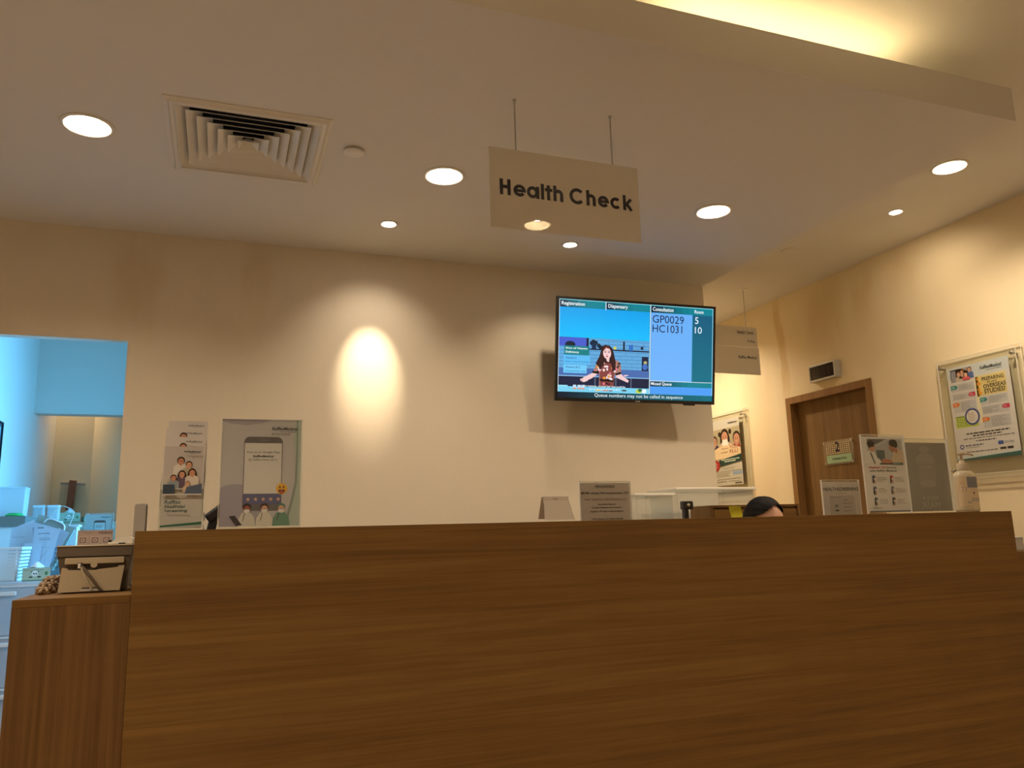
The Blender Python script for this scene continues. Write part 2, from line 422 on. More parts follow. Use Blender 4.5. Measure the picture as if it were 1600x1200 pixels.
# right wall with the consultation room door
DY0, DY1, DZ = 3.985, 4.835, 2.09
b = MB(); b.box(XR, XR + .14, YF, DY0, 0, H2, WP_RIGHT); b.box(XR, XR + .14, DY1, YB, 0, H2); b.box(XR, XR + .14, DY0, DY1, DZ, H2)
struct('wall_right', b)
b = MB(); b.box(XL - .1, XL, YF, YB, 0, H2, WP_MAIN); struct('wall_left', b)
b = MB(); b.box(XL, XR + .14, YF - .1, YF, 0, H2, WP_MAIN); struct('wall_front', b)
b = MB(); b.box(XL, XR + .14, YB, YB + .1, 0, H2, WP_RIGHT); struct('wall_far', b)
b = MB(); b.box(XW - .1, XW, YW + T, YB, 0, H2, WP_RIGHT); struct('wall_corridor', b)
# room seen through the opening
b = MB(); b.box(-1.35, -1.25, YW + T, YB, 0, H2, WP_BACK); struct('wall_back_room_left', b)
b = MB(); b.box(-1.25, .9, 6.2, 6.32, 2.045, H2, WP_BACK); struct('wall_back_room_bulkhead', b)
b = MB(); b.add([(-.60, 6.325, 0), (-.52, 6.325, 0), (-.90, 6.999, 0), (-.98, 6.999, 0), (-.60, 6.325, H2), (-.52, 6.325, H2), (-.90, 6.999, H2), (-.98, 6.999, H2)], [(0, 3, 2, 1), (4, 5, 6, 7), (0, 1, 5, 4), (1, 2, 6, 5), (2, 3, 7, 6), (3, 0, 4, 7)], WP_RIGHT); struct('wall_back_room_recess', b)
b = MB(); X9 = .9
b.box(X9, X9 + .1, YW + T, 4.10, 0, H2, WP_BACK); b.box(X9, X9 + .1, 5.40, YB, 0, H2); b.box(X9, X9 + .1, 4.10, 5.40, 0, .80); b.box(X9, X9 + .1, 4.10, 5.40, 2.3, H2)
struct('wall_back_room_right', b)
w1 = thing('window_1', None, None, (0, 0, 0), kind='structure')
b = MB()
for a in ((4.10, 4.14, .80, 2.30), (5.36, 5.40, .80, 2.30), (4.73, 4.77, .84, 2.26)): b.box(X9 + .02, X9 + .06, a[0], a[1], a[2], a[3], WHITE)
b.box(X9 + .02, X9 + .06, 4.14, 5.36, .80, .84); b.box(X9 + .02, X9 + .06, 4.14, 5.36, 2.26, 2.30); b.build('window_frame', w1)
b = MB(); b.box(X9 + .035, X9 + .04, 4.14, 5.36, .84, 2.26, GLASS); b.build('pane', w1)
# door
d1 = thing('door_1', None, None, (0, 0, 0), kind='structure')
b = MB(); fx0, fx1 = XR - .012, XR + .13
b.box(fx0, fx1, DY0, DY0 + .05, 0, DZ, WOOD_F); b.box(fx0, fx1, DY1 - .05, DY1, 0, DZ); b.box(fx0, fx1, DY0 + .05, DY1 - .05, DZ - .05, DZ); b.build('door_frame', d1)
b = MB(); b.box(XR + .055, XR + .095, DY0 + .052, DY1 - .052, 0.008, DZ - .052, WOOD_D); leaf = b.build('door_leaf', d1)
b = MB(); b.tube([(XR + .055, 4.09, 1.02), (XR + .0, 4.09, 1.02), (XR + .0, 4.22, 1.02)], .009, 10, STEEL); b.box(XR + .048, XR + .055, 4.06, 4.12, .93, 1.1, STEEL); b.build('door_handle', d1)
# skirting boards
for nm, a in (('baseboard_back', (-.437, XW, YW - .012, YW, 0, .1)), ('baseboard_right', (XR - .012, XR, YF, DY0, 0, .1)), ('baseboard_front', (XL, XR, YF, YF + .012, 0, .1))):
    b = MB(); b.box(*a, WOOD_H); struct(nm, b)

# ------------------------------------------------------------------ ceiling fittings
EMITD = mat('lamp_glow', (1, 1, 1), .5, emit=(1.0, 0.86, 0.62), strength=14)
EMITS = mat('spot_glow', (1, 1, 1), .5, emit=(1.0, 0.92, 0.80), strength=26)
REFL = mat('lamp_reflector', (0.60, 0.54, 0.40), .3, noise=.01)
REFLM = mat('spot_reflector', (0.75, 0.75, 0.75), .2, 0.6, noise=.01)
def downlight(x, y, z, power, label, group, color=WARM):
    t = thing('recessed_downlight', label, 'ceiling light', (x, y, z), group=group)
    b = MB(); b.lathe([(.073, .002), (.073, -.004), (.079, -.0065), (.087, -.004), (.088, 0.0), (.079, 0.0)], 48, m=OFFW, caps=False); b.build('trim_ring', t)
    b = MB(); b.lathe([(.0725, -.003), (.069, .03), (.064, .052), (.0635, .056)], 48, m=REFL, caps=False); b.build('reflector', t)
    b = MB(); b.lathe([(.0, .048), (.05, .048), (.058, .05), (.0632, .056)], 40, m=EMITD, caps=False); b.build('diffuser', t)
    lamp('AREA', 'downlight_lamp', (x, y, z + .046), power, color, .11, spread=R(165))
    return t
def spot(x, y, z, label, group, target, power, cone, blend, tilt=True, extra=None):
    t = thing('eyeball_spotlight', label, 'spotlight', (x, y, z), group=group)
    b = MB(); b.lathe([(.034, .001), (.034, -.004), (.038, -.006), (.043, -.003), (.0435, 0), (.037, 0)], 40, m=OFFW, caps=False); b.build('trim_ring', t)
    a = R(24 if tilt else 8); mx = Matrix.Rotation(a, 4, 'X') if True else None
    b = MB(); b.lathe([(.033, -.001), (.033, .03), (.029, .05)], 32, m=REFLM, caps=False, mx=None); b.build('housing', t)
    b = MB(); b.lathe([(.0, .004), (.020, .004), (.026, .002), (.026, .014), (.0, .016)], 32, m=EMITS, mx=mx, caps=False); b.build('bulb', t)
    lamp('SPOT', 'spot_lamp', (x, y + (.004), z - .012), power, (1.0, .80, .56), .012, target, cone, blend)
    return t
DLP = 9.0
downlight(*LOW[0], H1, DLP, 'lit round downlight left of the square air vent', 'round downlights in the dropped ceiling')
downlight(*LOW[1], H1, DLP, 'lit round downlight between the air vent and the hanging sign', 'round downlights in the dropped ceiling')
downlight(*LOW[2], H1, DLP, 'lit round downlight to the right of the large hanging sign', 'round downlights in the dropped ceiling')
for p in LOW[3:]: downlight(*p, H1, DLP, 'round downlight of the dropped ceiling, left of the photographed area', 'round downlights in the dropped ceiling')
downlight(*UP[0], H2, DLP * 2.2, 'lit round downlight in the upper ceiling, beside the edge of the dropped ceiling', 'round downlights in the upper ceiling')
downlight(*UP[1], H2, DLP * 1.8, 'round downlight mirrored in the lower edge of the hanging sign', 'round downlights in the upper ceiling')
for p in UP[2:6]: downlight(*p, H2, DLP * 3.2, 'round downlight of the waiting area behind the viewer', 'round downlights in the upper ceiling')
downlight(*UP[6], H2, DLP * 3.0, 'added unseen downlight brightening the far corridor, hidden behind the wall', 'round downlights in the upper ceiling')  # extra fitting added to brighten the far corridor, out of view
spot(*LOWS[0], H1, 'small eyeball spotlight aimed at the bright patch of wall', 'small spotlights', (.684, 3.927, 1.97), 60, R(30), 1.0)
lamp('SPOT', 'spot_lamp_spill', (LOWS[0][0], LOWS[0][1], H1 - .012), 9, (1.0, .82, .62), .012, (.684, 3.927, 1.80), R(92), 1.0)
spot(*LOWS[1], H1, 'small bright spotlight below the hanging sign, in front of the television', 'small spotlights', (1.60, 3.75, 0.6), 8, R(112), .6, tilt=False)
spot(*UPS[0], H2, 'small spotlight in the upper ceiling near the right wall', 'small spotlights', (4.03, 3.7, 1.3), 11, R(155), 1.0, tilt=False)

# air vent: nested square louvres in a frame
vt = thing('air_vent', 'square white four-way air vent with nested louvres in the ceiling', 'air vent', (.042, 2.882, H1))
def sqring(b, s0, z0, s1, z1, th, m):
    """square cone between half-sizes s0 (at z0) and s1 (at z1), thickness th inward"""
    def q(s, z): return [(-s, -s, z), (s, -s, z), (s, s, z), (-s, s, z)]
    vs = q(s0, z0) + q(s1, z1) + q(s0 - th, z0) + q(s1 - th, z1)
    fs = []
    for i in range(4):
        j = (i + 1) % 4
        fs += [(i, j, 4 + j, 4 + i), (8 + j, 8 + i, 12 + i, 12 + j), (j, i, 8 + i, 8 + j), (4 + i, 4 + j, 12 + j, 12 + i)]
    b.add(vs, fs, m)
b = MB(); sqring(b, .278, -.004, .278, .0, .034, OFFW)
sqring(b, .278, -.0005, .262, -.012, .001, OFFW); sqring(b, .262, -.012, .262, -.0119, .022, OFFW); sqring(b, .2455, -.012, .200, .022, .0012, OFFW)
b.build('vent_frame', vt)
for i in range(6):
    s = .210 - .0345 * i
    b = MB(); sqring(b, s, -.008, max(s - .050, .004), .023, .0022, OFFW); b.build('louver', vt)
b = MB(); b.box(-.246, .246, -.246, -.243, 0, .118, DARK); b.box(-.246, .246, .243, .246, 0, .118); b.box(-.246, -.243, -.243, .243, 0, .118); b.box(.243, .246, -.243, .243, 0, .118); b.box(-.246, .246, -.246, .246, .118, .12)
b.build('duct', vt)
# blank discs
t = thing('ceiling_disc', 'small round white cover disc standing just below the ceiling beside the air vent', 'ceiling disc', (.423, 2.811, H1), group='round cover discs')
b = MB(); b.lathe([(.0, -.012), (.037, -.012), (.0385, -.010), (.0385, -.007), (.02, -.007), (.02, .0)], 40, m=WHITE, caps=False); b.build('disc', t)
t = thing('ceiling_disc', 'flush round cover disc in the upper ceiling above the corridor', 'ceiling disc', (3.397, 3.905, H2), group='round cover discs')
b = MB(); b.lathe([(.0, -.004), (.048, -.004), (.053, -.003), (.054, 0)], 40, m=CEIL, caps=False); b.build('disc', t)
# cove tubes lying on top of the dropped ceiling
for x0, x1, lb in ((1.30, 2.32, 'warm fluorescent tube on top of the dropped ceiling, behind its front edge'), (-.2, .85, 'fluorescent tube on top of the dropped ceiling, further left behind the edge')):
    t = thing('cove_tube_light', lb, 'tube light', ((x0 + x1) / 2, 2.03, 2.736), group='cove tube lights')
    L_ = (x1 - x0) / 2
    b = MB(); b.box(-L_, L_, -.02, .02, 0, .022, WHITE, bev=.003); b.build('batten', t)
    b = MB(); b.tube([(-L_ + .01, 0, .036), (L_ - .01, 0, .036)], .013, 16, mat('tube_glow', (1, 1, 1), .5, emit=(1.0, .72, .34), strength=13)); b.build('tube', t)

# hanging sign: geometric sans lettering drawn stroke by stroke
SIGNG = mat('satin_grey_sign_board', (0.78, 0.74, 0.66), .012, noise=.01, spec=.6)
NAVY = mat('navy_lettering', (0.006, 0.007, 0.022), .4, noise=.02)
def stroke(b, pts, w, y, m):
    for k in range(len(pts) - 1):
        a = Vector(pts[k]); c = Vector(pts[k + 1]); t = (c - a); n = Vector((-t.y, t.x)).normalized() * w / 2
        def nrm(i):
            t_ = Vector((0, 0))
            if i > 0: t_ += (Vector(pts[i]) - Vector(pts[i - 1])).normalized()
            if i < len(pts) - 1: t_ += (Vector(pts[i + 1]) - Vector(pts[i])).normalized()
            t_.normalize(); return Vector((-t_.y, t_.x)) * w / 2
        n0, n1 = (nrm(k) if len(pts) > 3 else n), (nrm(k + 1) if len(pts) > 3 else n)
        q = [a - n0, c - n1, c + n1, a + n0]
        b.prism([(p.x, p.y) for p in q], y, y + .0012, m)
def arc(cx, cy, rx, ry, a0, a1, n=24): return [(cx + rx * math.cos(R(a0 + (a1 - a0) * i / n)), cy + ry * math.sin(R(a0 + (a1 - a0) * i / n))) for i in range(n + 1)]
def geo_text(b, letters, w, y, m, cap, xh):
    """letters: (character, x0, x1), baseline at z=0"""
    h = w / 2
    for i, (ch, x0, x1) in enumerate(letters):
        yy = y - .00002 * (i % 3)
        cx = (x0 + x1) / 2; rx = (x1 - x0) / 2 - h; ry = xh / 2 - h; cy = xh / 2
        if ch == 'H': stroke(b, [(x0 + h, 0), (x0 + h, cap)], w, yy, m); stroke(b, [(x1 - h, 0), (x1 - h, cap)], w, yy, m); stroke(b, [(x0, cap * .52), (x1, cap * .52)], w, yy - .0001, m)
        elif ch == 'e': stroke(b, arc(cx, cy, rx, ry, 0, 322), w, yy, m); stroke(b, [(x0 + h, cy), (x1, cy)], w * .85, yy - .0001, m)
        elif ch == 'a': stroke(b, arc(cx - h * .3, cy, rx - h * .3, ry, 0, 360), w, yy, m); stroke(b, [(x1 - h, 0), (x1 - h, xh)], w, yy - .0001, m)
        elif ch == 'l': stroke(b, [(cx, 0), (cx, cap)], w, yy, m)
        elif ch == 't': stroke(b, [(cx, 0), (cx, cap * .96)], w, yy, m); stroke(b, [(x0 - .002, xh - h), (x1 + .003, xh - h)], w * .9, yy - .0001, m)
        elif ch == 'h': stroke(b, [(x0 + h, 0), (x0 + h, cap)], w, yy, m); stroke(b, arc(cx, xh - h - rx, rx, rx, 180, 0, 16) + [(x1 - h, 0)], w, yy - .0001, m)
        elif ch == 'C': stroke(b, arc(cx + h * .4, cap / 2, rx + h * .2, cap / 2 - h + .001, 42, 318), w, yy, m)
        elif ch == 'c': stroke(b, arc(cx + h * .3, cy, rx + h * .1, ry, 45, 315), w, yy, m)
        elif ch == 'k': stroke(b, [(x0 + h, 0), (x0 + h, cap)], w, yy, m); stroke(b, [(x0 + w * .8, cy * .85), (x1 - h, xh)], w * .95, yy - .0001, m); stroke(b, [(x0 + w * 1.2, cy * 1.15), (x1 - h * .8, 0)], w * .95, yy - .0002, m)
sg = thing('hanging_sign', 'large grey board reading Health Check hung from the dropped ceiling', 'sign', (.791, 2.29, 2.130), group='hanging signs')
b = MB(); b.box(0, .560, -.003, .003, 0, .284, SIGNG, bev=.0025); b.build('board', sg)
b = MB()
geo_text(b, [('H', .035, .073), ('e', .083, .127), ('a', .131, .176), ('l', .183, .193), ('t', .199, .221), ('h', .228, .264)], .0112, -.0043, NAVY, .056, .0425)
b.build('word', sg, (0, 0, .117))
b = MB(); geo_text(b, [('C', .287, .342), ('h', .352, .387), ('e', .396, .438), ('c', .443, .484), ('k', .494, .531)], .0112, -.0043, NAVY, .056, .0425)
b.build('word', sg, (0, 0, .117))
for x in (.097, .462):
    b = MB(); b.tube([(x, 0, .282), (x, 0, H1 - 2.130)], .0028, 8, STEEL); b.lathe([(.007, H1 - 2.130 - .004), (.007, H1 - 2.130)], 16, (x, 0, 0), STEEL); b.build('rod', sg)
# corridor sign
sg = thing('hanging_sign', 'smaller beige directory sign in the corridor, partly behind the television', 'sign', (2.93, 4.70, 2.236), group='hanging signs')
SB = mat('beige_sign_board', (0.80, 0.74, 0.62), .4, noise=.01)
b = MB(); b.box(0, .785, -.004, .004, 0, .203, SB); b.build('lower_panel', sg)
b = MB(); b.box(0, .777, -.004, .004, .206, .362, SB); b.build('upper_panel', sg)
K = C(25, 25, 40)
for a in (('Health Check', .77, .085, .955, .155), ('X-Ray', .875, .275, .962, .345), ('Raffles Medical', .765, .615, .965, .675)):
    p = Page(.785, .362, C(0, 0, 0), base=False); p.text(*a, K, bold=.01); p.build('lettering', sg, (0, -.0042, 0))
for x in (.07, .69):
    b = MB(); b.tube([(x, 0, .35), (x, 0, H2 - 2.236)], .003, 8, STEEL); b.lathe([(.03, H2 - 2.236 - .006), (.034, H2 - 2.236)], 20, (x, 0, 0), OFFW); b.build('rod', sg)

# ------------------------------------------------------------------ television
tv = thing('television', 'black wall-mounted flat screen television showing the clinic queue numbers', 'television', (2.125, 3.71, 2.102), (R(9.2), 0, R(-2.3)))
TW, TH = .97, .56
b = MB(); b.box(-TW / 2, TW / 2, .002, .014, -TH / 2, TH / 2, BLACK, bev=.003); b.box(-TW / 2 + .07, TW / 2 - .07, .014, .075, -.24, .20, BLACK, bev=.012); b.build('housing', tv)
b = MB(); f = .014
b.box(-TW / 2, TW / 2, -.006, .004, TH / 2 - f, TH / 2, BLACK); b.box(-TW / 2, TW / 2, -.006, .004, -TH / 2, -TH / 2 + .018); b.box(-TW / 2, -TW / 2 + f, -.006, .004, -TH / 2 + .018, TH / 2 - f); b.box(TW / 2 - f, TW / 2, -.006, .004, -TH / 2 + .018, TH / 2 - f)
b.box(-.015, .015, -.008, -.004, -TH / 2 + .004, -TH / 2 + .010, GREYM); b.box(.30, .36, -.004, .02, -TH / 2 - .008, -TH / 2, BLACK); b.build('bezel', tv)
b = MB(); b.box(-.12, .12, .075, .10, -.1, .1, GREYM); b.tube([(0, .09, .05), (0, .24, .13)], .018, 10, GREYM); b.tube([(0, .09, -.05), (0, .15, -.06)], .018, 10, GREYM); b.build('wall_mount', tv)
p = Page(TW - 2 * f, TH - f - .018, C(0, 120, 140), m=SCREEN, step=.00012)
W_ = C(235, 245, 250); TEAL = C(0, 128, 145); NAV = C(12, 40, 62)
def hdr(x0, x1, y0, y1):
    n = 10
    for i in range(n):
        t = i / (n - 1); k = min(1, t * 1.6); c = tuple(NAV[j] * (1 - k) + TEAL[j] * k for j in range(3))
        p.rect(x0 + (x1 - x0) * i / n, y0, x0 + (x1 - x0) * (i + 1) / n, y1, c, 1)
hdr(.004, .286, .008, .078); hdr(.294, .572, .008, .078); hdr(.582, .998, .008, .078)
for i in range(12):
    t = i / 11; p.rect(.004, .08 + .0253 * i, .574, .08 + .0253 * (i + 1) + .0005, (0.0, .34 + .14 * t, .80 + .16 * t), 1)
    p.rect(.582, .08 + .06 * i, .858, .08 + .06 * (i + 1) + .0005, (.13 + .03 * t, .40 + .04 * t, .88 + .04 * t), 1)
    p.rect(.862, .08 + .06 * i, .996, .08 + .06 * (i + 1) + .0005, (0.0, .10 + .05 * t, .20 + .03 * t), 1)
hdr(.582, .998, .803, .858); p.rect(.582, .858, .996, .94, C(75, 155, 240), 1)
for x in (.0, .288, .576): p.rect(x, .0, x + .004, .09 if 0 < x < .5 else .94, W_, 2)
p.rect(0, 0, 1, .006, C(150, 225, 235), 2); p.rect(.996, 0, 1, .94, C(150, 215, 235), 2); p.rect(.58, .798, 1, .803, W_, 2)
p.text('Registration', .015, .022, .158, .070, W_, 4, .015); p.text('Dispensary', .305, .022, .430, .072, W_, 4, .015)
p.text('Consultation', .592, .022, .730, .062, W_, 4, .015); p.text('Room', .872, .024, .934, .060, W_, 4, .012)
p.text('GP0029', .592, .105, .800, .185, C(8, 15, 60), 4); p.text('HC1031', .592, .205, .790, .285, C(8, 15, 60), 4)
p.text('5', .876, .100, .899, .172, W_, 4); p.text('10', .876, .205, .923, .275, W_, 4)
p.text('Missed Queue', .588, .812, .725, .850, W_, 4, .015)
for i in range(16): p.rect(i / 16, .942, (i + 1) / 16, 1, tuple(NAV[j] * (1 - i / 15) * .5 + C(0, 105, 120)[j] * (i / 15) for j in range(3)), 2)
p.text('Queue numbers may not be called in sequence', .228, .948, .800, .994, W_, 5)
# the video: presenter in a kitchen
vx0, vx1, vy0, vy1 = .004, .574, .386, .94
def V(u, v): return (vx0 + u * (vx1 - vx0), vy0 + v * (vy1 - vy0))
def vr(u0, v0, u1, v1, c, l): p.rect(*V(u0, v0), *V(u1, v1), c, l)
def vp(pts, c, l): p.poly([V(*q) for q in pts], c, l)
def ve(u, v, ru, rv, c, l, **k): x, y = V(u, v); p.ell(x, y, ru * (vx1 - vx0), rv * (vy1 - vy0), c, l, **k)
vr(0, 0, 1, 1, C(95, 165, 215), 1)
for i in range(9):
    v = .03 + i * .068; vr(0, v, 1, v + .008, C(55, 115, 170), 2)
    for j in range(8): u = (j + .5 * (i % 2)) / 7.5; vr(min(u, .995), v, min(u, .995) + .004, min(v + .068, .66), C(65, 125, 180), 2)
vr(.0, .0, .32, .16, C(70, 90, 200), 3)
vr(.30, .19, 1, .215, C(15, 20, 45), 4); vr(.295, 0, .32, .19, C(15, 20, 50), 4); vr(.70, .03, .72, .2, C(15, 20, 45), 4)
ve(.12, .13, .055, .06, C(10, 30, 50), 4); vp([(.345, .08), (.41, .08), (.40, .19), (.355, .19)], C(15, 45, 80), 5)
for a, c_ in ((.35, .05), (.37, .02), (.40, .04), (.43, .09), (.45, .12)): ve(a, c_ + .04, .02, .04, C(10, 35, 55), 5)
ve(.61, .16, .018, .03, C(200, 200, 90), 5); vp([(.76, .09), (.82, .09), (.81, .2), (.77, .2)], C(40, 110, 190), 5); p.text('Fresh', *V(.835, .09), *V(.95, .14), C(60, 110, 170), 5); ve(.915, .14, .016, .03, C(20, 25, 40), 5)
vr(.915, .30, .99, .57, C(20, 30, 60), 4); ve(.952, .49, .03, .06, C(60, 110, 190), 5); ve(.955, .41, .02, .03, C(180, 170, 120), 6)
vr(0, .56, 1, .72, C(70, 105, 170), 3); vr(0, .70, 1, .715, C(140, 195, 235), 5); vr(0, .715, 1, .92, C(22, 30, 60), 4)
for u in (.39, .62, .79): vr(u, .715, u + .012, .9, C(90, 100, 120), 5)
vr(0, .90, 1, 1, C(120, 205, 235), 6); vr(.0, .88, .10, .92, C(150, 220, 240), 6)
# worktop jars and vegetables
for u in (.175, .225, .265): vr(u - .018, .87, u + .018, .95, C(190, 215, 240), 8); vr(u - .018, .925, u + .018, .95, C(220, 140, 110), 9)
vr(.40, .945, .46, .97, C(230, 190, 90), 8); vr(.48, .945, .54, .97, C(210, 120, 90), 8); vr(.55, .945, .59, .97, C(110, 60, 60), 8)
ve(.885, .955, .035, .04, C(190, 205, 70), 9); ve(.90, .935, .025, .03, C(40, 110, 60), 10); ve(.945, .95, .028, .04, C(225, 240, 245), 10); ve(.72, .95, .03, .015, C(70, 70, 60), 9)
# presenter
SK = C(238, 200, 200); HR = C(48, 22, 26)
vp([(.46, .14), (.50, .11), (.55, .12), (.58, .17), (.60, .28), (.62, .42), (.62, .56), (.44, .56), (.40, .46), (.44, .32), (.455, .22)], HR, 11)
vp([(.49, .36), (.56, .36), (.65, .40), (.68, .48), (.685, .62), (.61, .64), (.60, .88), (.44, .88), (.44, .64), (.365, .64), (.40, .50), (.43, .40)], C(170, 120, 110), 10)
vp([(.44, .45), (.61, .45), (.60, .88), (.45, .88)], C(130, 65, 60), 12)
for i in range(46):
    u = random.uniform(.40, .665); v = random.uniform(.43, .86)
    if not (.44 < u < .605) and v > .62: continue
    ve(u, v, random.uniform(.009, .019), random.uniform(.014, .03), random.choice((C(245, 215, 205), C(25, 12, 18), C(225, 150, 60), C(235, 120, 140), C(90, 30, 50), C(240, 225, 230))), 13 + i % 3, n=9)
vp([(.475, .25), (.50, .30), (.49, .46), (.45, .58), (.42, .50), (.44, .36)], HR, 17); vp([(.57, .22), (.61, .40), (.62, .56), (.585, .60), (.57, .45), (.565, .33)], HR, 17)
vp([(.445, .745), (.60, .765), (.60, .80), (.445, .78)], C(12, 8, 14), 16)
vp([(.515, .34), (.55, .34), (.545, .43), (.52, .41)], SK, 16); ve(.522, .265, .044, .105, SK, 18, rot=-6)
vp([(.475, .24), (.49, .14), (.54, .135), (.57, .22), (.545, .18), (.51, .165)], C(95, 42, 36), 19)
for u in (.503, .543): ve(u, .245, .009, .009, C(30, 15, 20), 20); vr(u - .012, .222, u + .012, .228, C(60, 35, 35), 20)
vp([(.520, .26), (.528, .295), (.514, .295)], C(215, 165, 170), 20); ve(.522, .322, .013, .011, C(170, 40, 60), 20)
vp([(.365, .64), (.43, .65), (.36, .74), (.31, .78), (.26, .80), (.265, .73)], SK, 18); vp([(.61, .66), (.675, .63), (.72, .70), (.77, .76), (.76, .80), (.70, .76), (.64, .72)], SK, 18)
for dx, dy in ((-.015, .0), (-.01, .02), (.005, .035), (.02, .04)): p.poly([V(.29 + dx, .73 + dy), V(.30 + dx, .745 + dy), V(.25 + dx, .78 + dy), V(.245 + dx, .765 + dy)], SK, 19)
vp([(.365, .60), (.44, .62), (.43, .66), (.36, .64)], C(20, 12, 18), 19); vp([(.61, .64), (.68, .60), (.685, .64), (.62, .675)], C(20, 12, 18), 19)
vp([(.71, .66), (.765, .655), (.765, .665), (.72, .69)], SK, 19)
# captions
vr(.055, .155, .325, .32, C(0, 125, 130), 22); p.text('Signs of Vitamin', *V(.07, .18), *V(.305, .225), W_, 24, .02); p.text('Deficiency', *V(.07, .25), *V(.215, .30), W_, 24, .02)
vr(.05, .335, .335, .49, C(90, 185, 240), 22); p.text('Vitamin C', *V(.07, .36), *V(.19, .395), C(20, 60, 130), 24, .01); p.text('Slow wound healing', *V(.07, .43), *V(.32, .465), C(20, 80, 150), 24)
vr(.05, .505, .30, .655, C(110, 200, 245), 22); p.text('Vitamin B12', *V(.07, .53), *V(.23, .565), C(20, 60, 130), 24, .01); p.text('Unusual hair loss', *V(.07, .60), *V(.285, .635), C(20, 80, 150), 24)
p.text('For instance, unusual hair loss could be', *V(.27, .865), *V(.73, .905), W_, 24, .01); p.text('due to the lack of vitamin B12', *V(.33, .92), *V(.67, .955), W_, 24, .01)
p.build('screen', tv, (-(TW / 2 - f), -.002, -TH / 2 + .018))

# ------------------------------------------------------------------ reception counter
YC = 2.15
rc = thing('reception_counter', 'long walnut laminate reception counter with raised front and lower wings', 'counter', (0, YC, 0))
b = MB(); b.box(-.196, 2.784, 0, .022, 0, 1.156, WOOD_H); b.build('front_panel', rc)
b = MB(); b.box(-.196, 2.784, 0, .30, 1.156, 1.1742, WOOD_H, bev=.0008); b.build('counter_top', rc)
for x0 in (-.196, 2.766):
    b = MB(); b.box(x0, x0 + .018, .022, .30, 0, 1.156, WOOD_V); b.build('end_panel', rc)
b = MB(); b.box(-.178, 2.766, .28, .30, .76, 1.156, WOOD_H); b.build('inner_panel', rc)
b = MB(); b.box(-.178, 2.766, .30, .56, 1.003, 1.022, WOOD_H); b.box(-.178, 2.766, .54, .56, .76, 1.003); b.build('inner_ledge', rc)
b = MB(); b.box(-.178, 2.766, .30, .70, .73, .76, WOOD_H); b.build('desk_top', rc)
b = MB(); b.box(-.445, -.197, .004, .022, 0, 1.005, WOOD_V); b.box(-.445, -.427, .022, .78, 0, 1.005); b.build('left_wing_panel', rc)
b = MB(); b.box(-.445, -.197, .004, .78, 1.0052, 1.023, WOOD_H, bev=.0006); b.build('left_wing_top', rc)
b = MB(); b.box(2.785, 3.25, .004, .022, 0, 1.006, WOOD_H); b.box(3.232, 3.25, .022, .5, 0, 1.006); b.build('right_wing_panel', rc)
b = MB(); b.box(2.785, 3.25, .004, .5, 1.0062, 1.025, WOOD_H, bev=.0006); b.build('right_wing_top', rc)
t = thing('desk_organizer', 'small pale grey block on the right wing, at the frame edge', 'box', (2.868, 2.22, 1.025))
b = MB(); b.box(-.024, .024, -.02, .06, 0, .052, mat('pale_grey_plastic', (.5, .5, .46), .5, noise=.02), bev=.003); b.build('body', t)
b = MB(); b.box(-.020, .020, -.022, .055, .044, .046, GREYM); b.build('seam', t)

# ------------------------------------------------------------------ things on the counter
TOPZ = 1.1745
def holder(name, label, cat, W, H, loc, rz, page=None, D=.07, group=None, pagename='printed_sheet', lean=0.0, ptrim=(.006, .006)):
    t = thing(name, label, cat, loc, (R(-lean), 0, R(rz)), group=group)
    b = MB(); b.box(0, W, -.0035, -.0015, .002, H, ACRYL); b.build('front_pane', t)
    b = MB(); b.box(0, W, .0028, .0048, .002, H, ACRYL); b.build('back_pane', t)
    b = MB(); b.box(0, .0015, -.0036, .005, .002, H, EDGE); b.box(W - .0015, W, -.0036, .005, .002, H); b.box(0, W, -.0036, -.0018, H - .0012, H + .0003); b.box(0, W, .0028, .0048, H - .0012, H + .0003); b.build('pane_edge', t)
    b = MB(); b.box(0, W, -.0035, D, 0, .002, ACRYL); b.build('foot', t)
    if page:
        o = page.build(pagename, t, ((W - page.W) / 2, .0006, .006))
    return t
LOGO = C(20, 45, 60)
def logo(p, u0, v0, u1, v1, col=LOGO, l=5, sub=True):
    p.text('RafflesMedical', u0, v0, u1, v1, col, l, bold=.012, shear=.25)
    if sub: p.words(u0 + (u1 - u0) * .3, v1 + (v1 - v0) * .25, u1, v1 + (v1 - v0) * .6, 1, C(110, 120, 125), l)

# A4 stand on the left
p = Page(.204, .286, C(206, 203, 208))
p.poly([(0, 0), (.62, 0), (.50, .035), (.30, .055), (.10, .045), (0, .02)], C(180, 172, 184), 1)
p.poly([(1, .0), (1, 1), (.80, 1), (.86, .82), (.93, .62), (.94, .40), (.90, .20), (.93, .0)], C(190, 206, 198), 1)
p.poly([(.94, 0), (.955, 0), (.965, .3), (.96, .6), (.90, .82), (.83, 1), (.80, 1), (.87, .80), (.93, .60), (.94, .3)], C(150, 164, 160), 2)
p.ell(.18, .83, .34, .22, C(176, 170, 188), 1, a0=180, a1=360); p.rect(0, .83, .52, 1, C(176, 170, 188), 1)
logo(p, .62, .068, .955, .100, C(70, 85, 100)); p.words(.62, .125, .90, .15, 2, C(130, 130, 135))
p.rrect(.275, .165, .765, .86, .07, C(112, 108, 112), 2); p.rect(.285, .225, .755, .70, C(232, 228, 226), 3); p.rect(.285, .70, .755, .80, C(98, 102, 150), 3)
p.rrect(.47, .192, .60, .202, .01, C(150, 146, 148), 4)
p.text('Rate us on Google Maps', .315, .300, .735, .325, C(105, 100, 110), 5); p.text('RafflesMedical', .39, .338, .655, .360, C(25, 40, 60), 5, bold=.015, shear=.25)
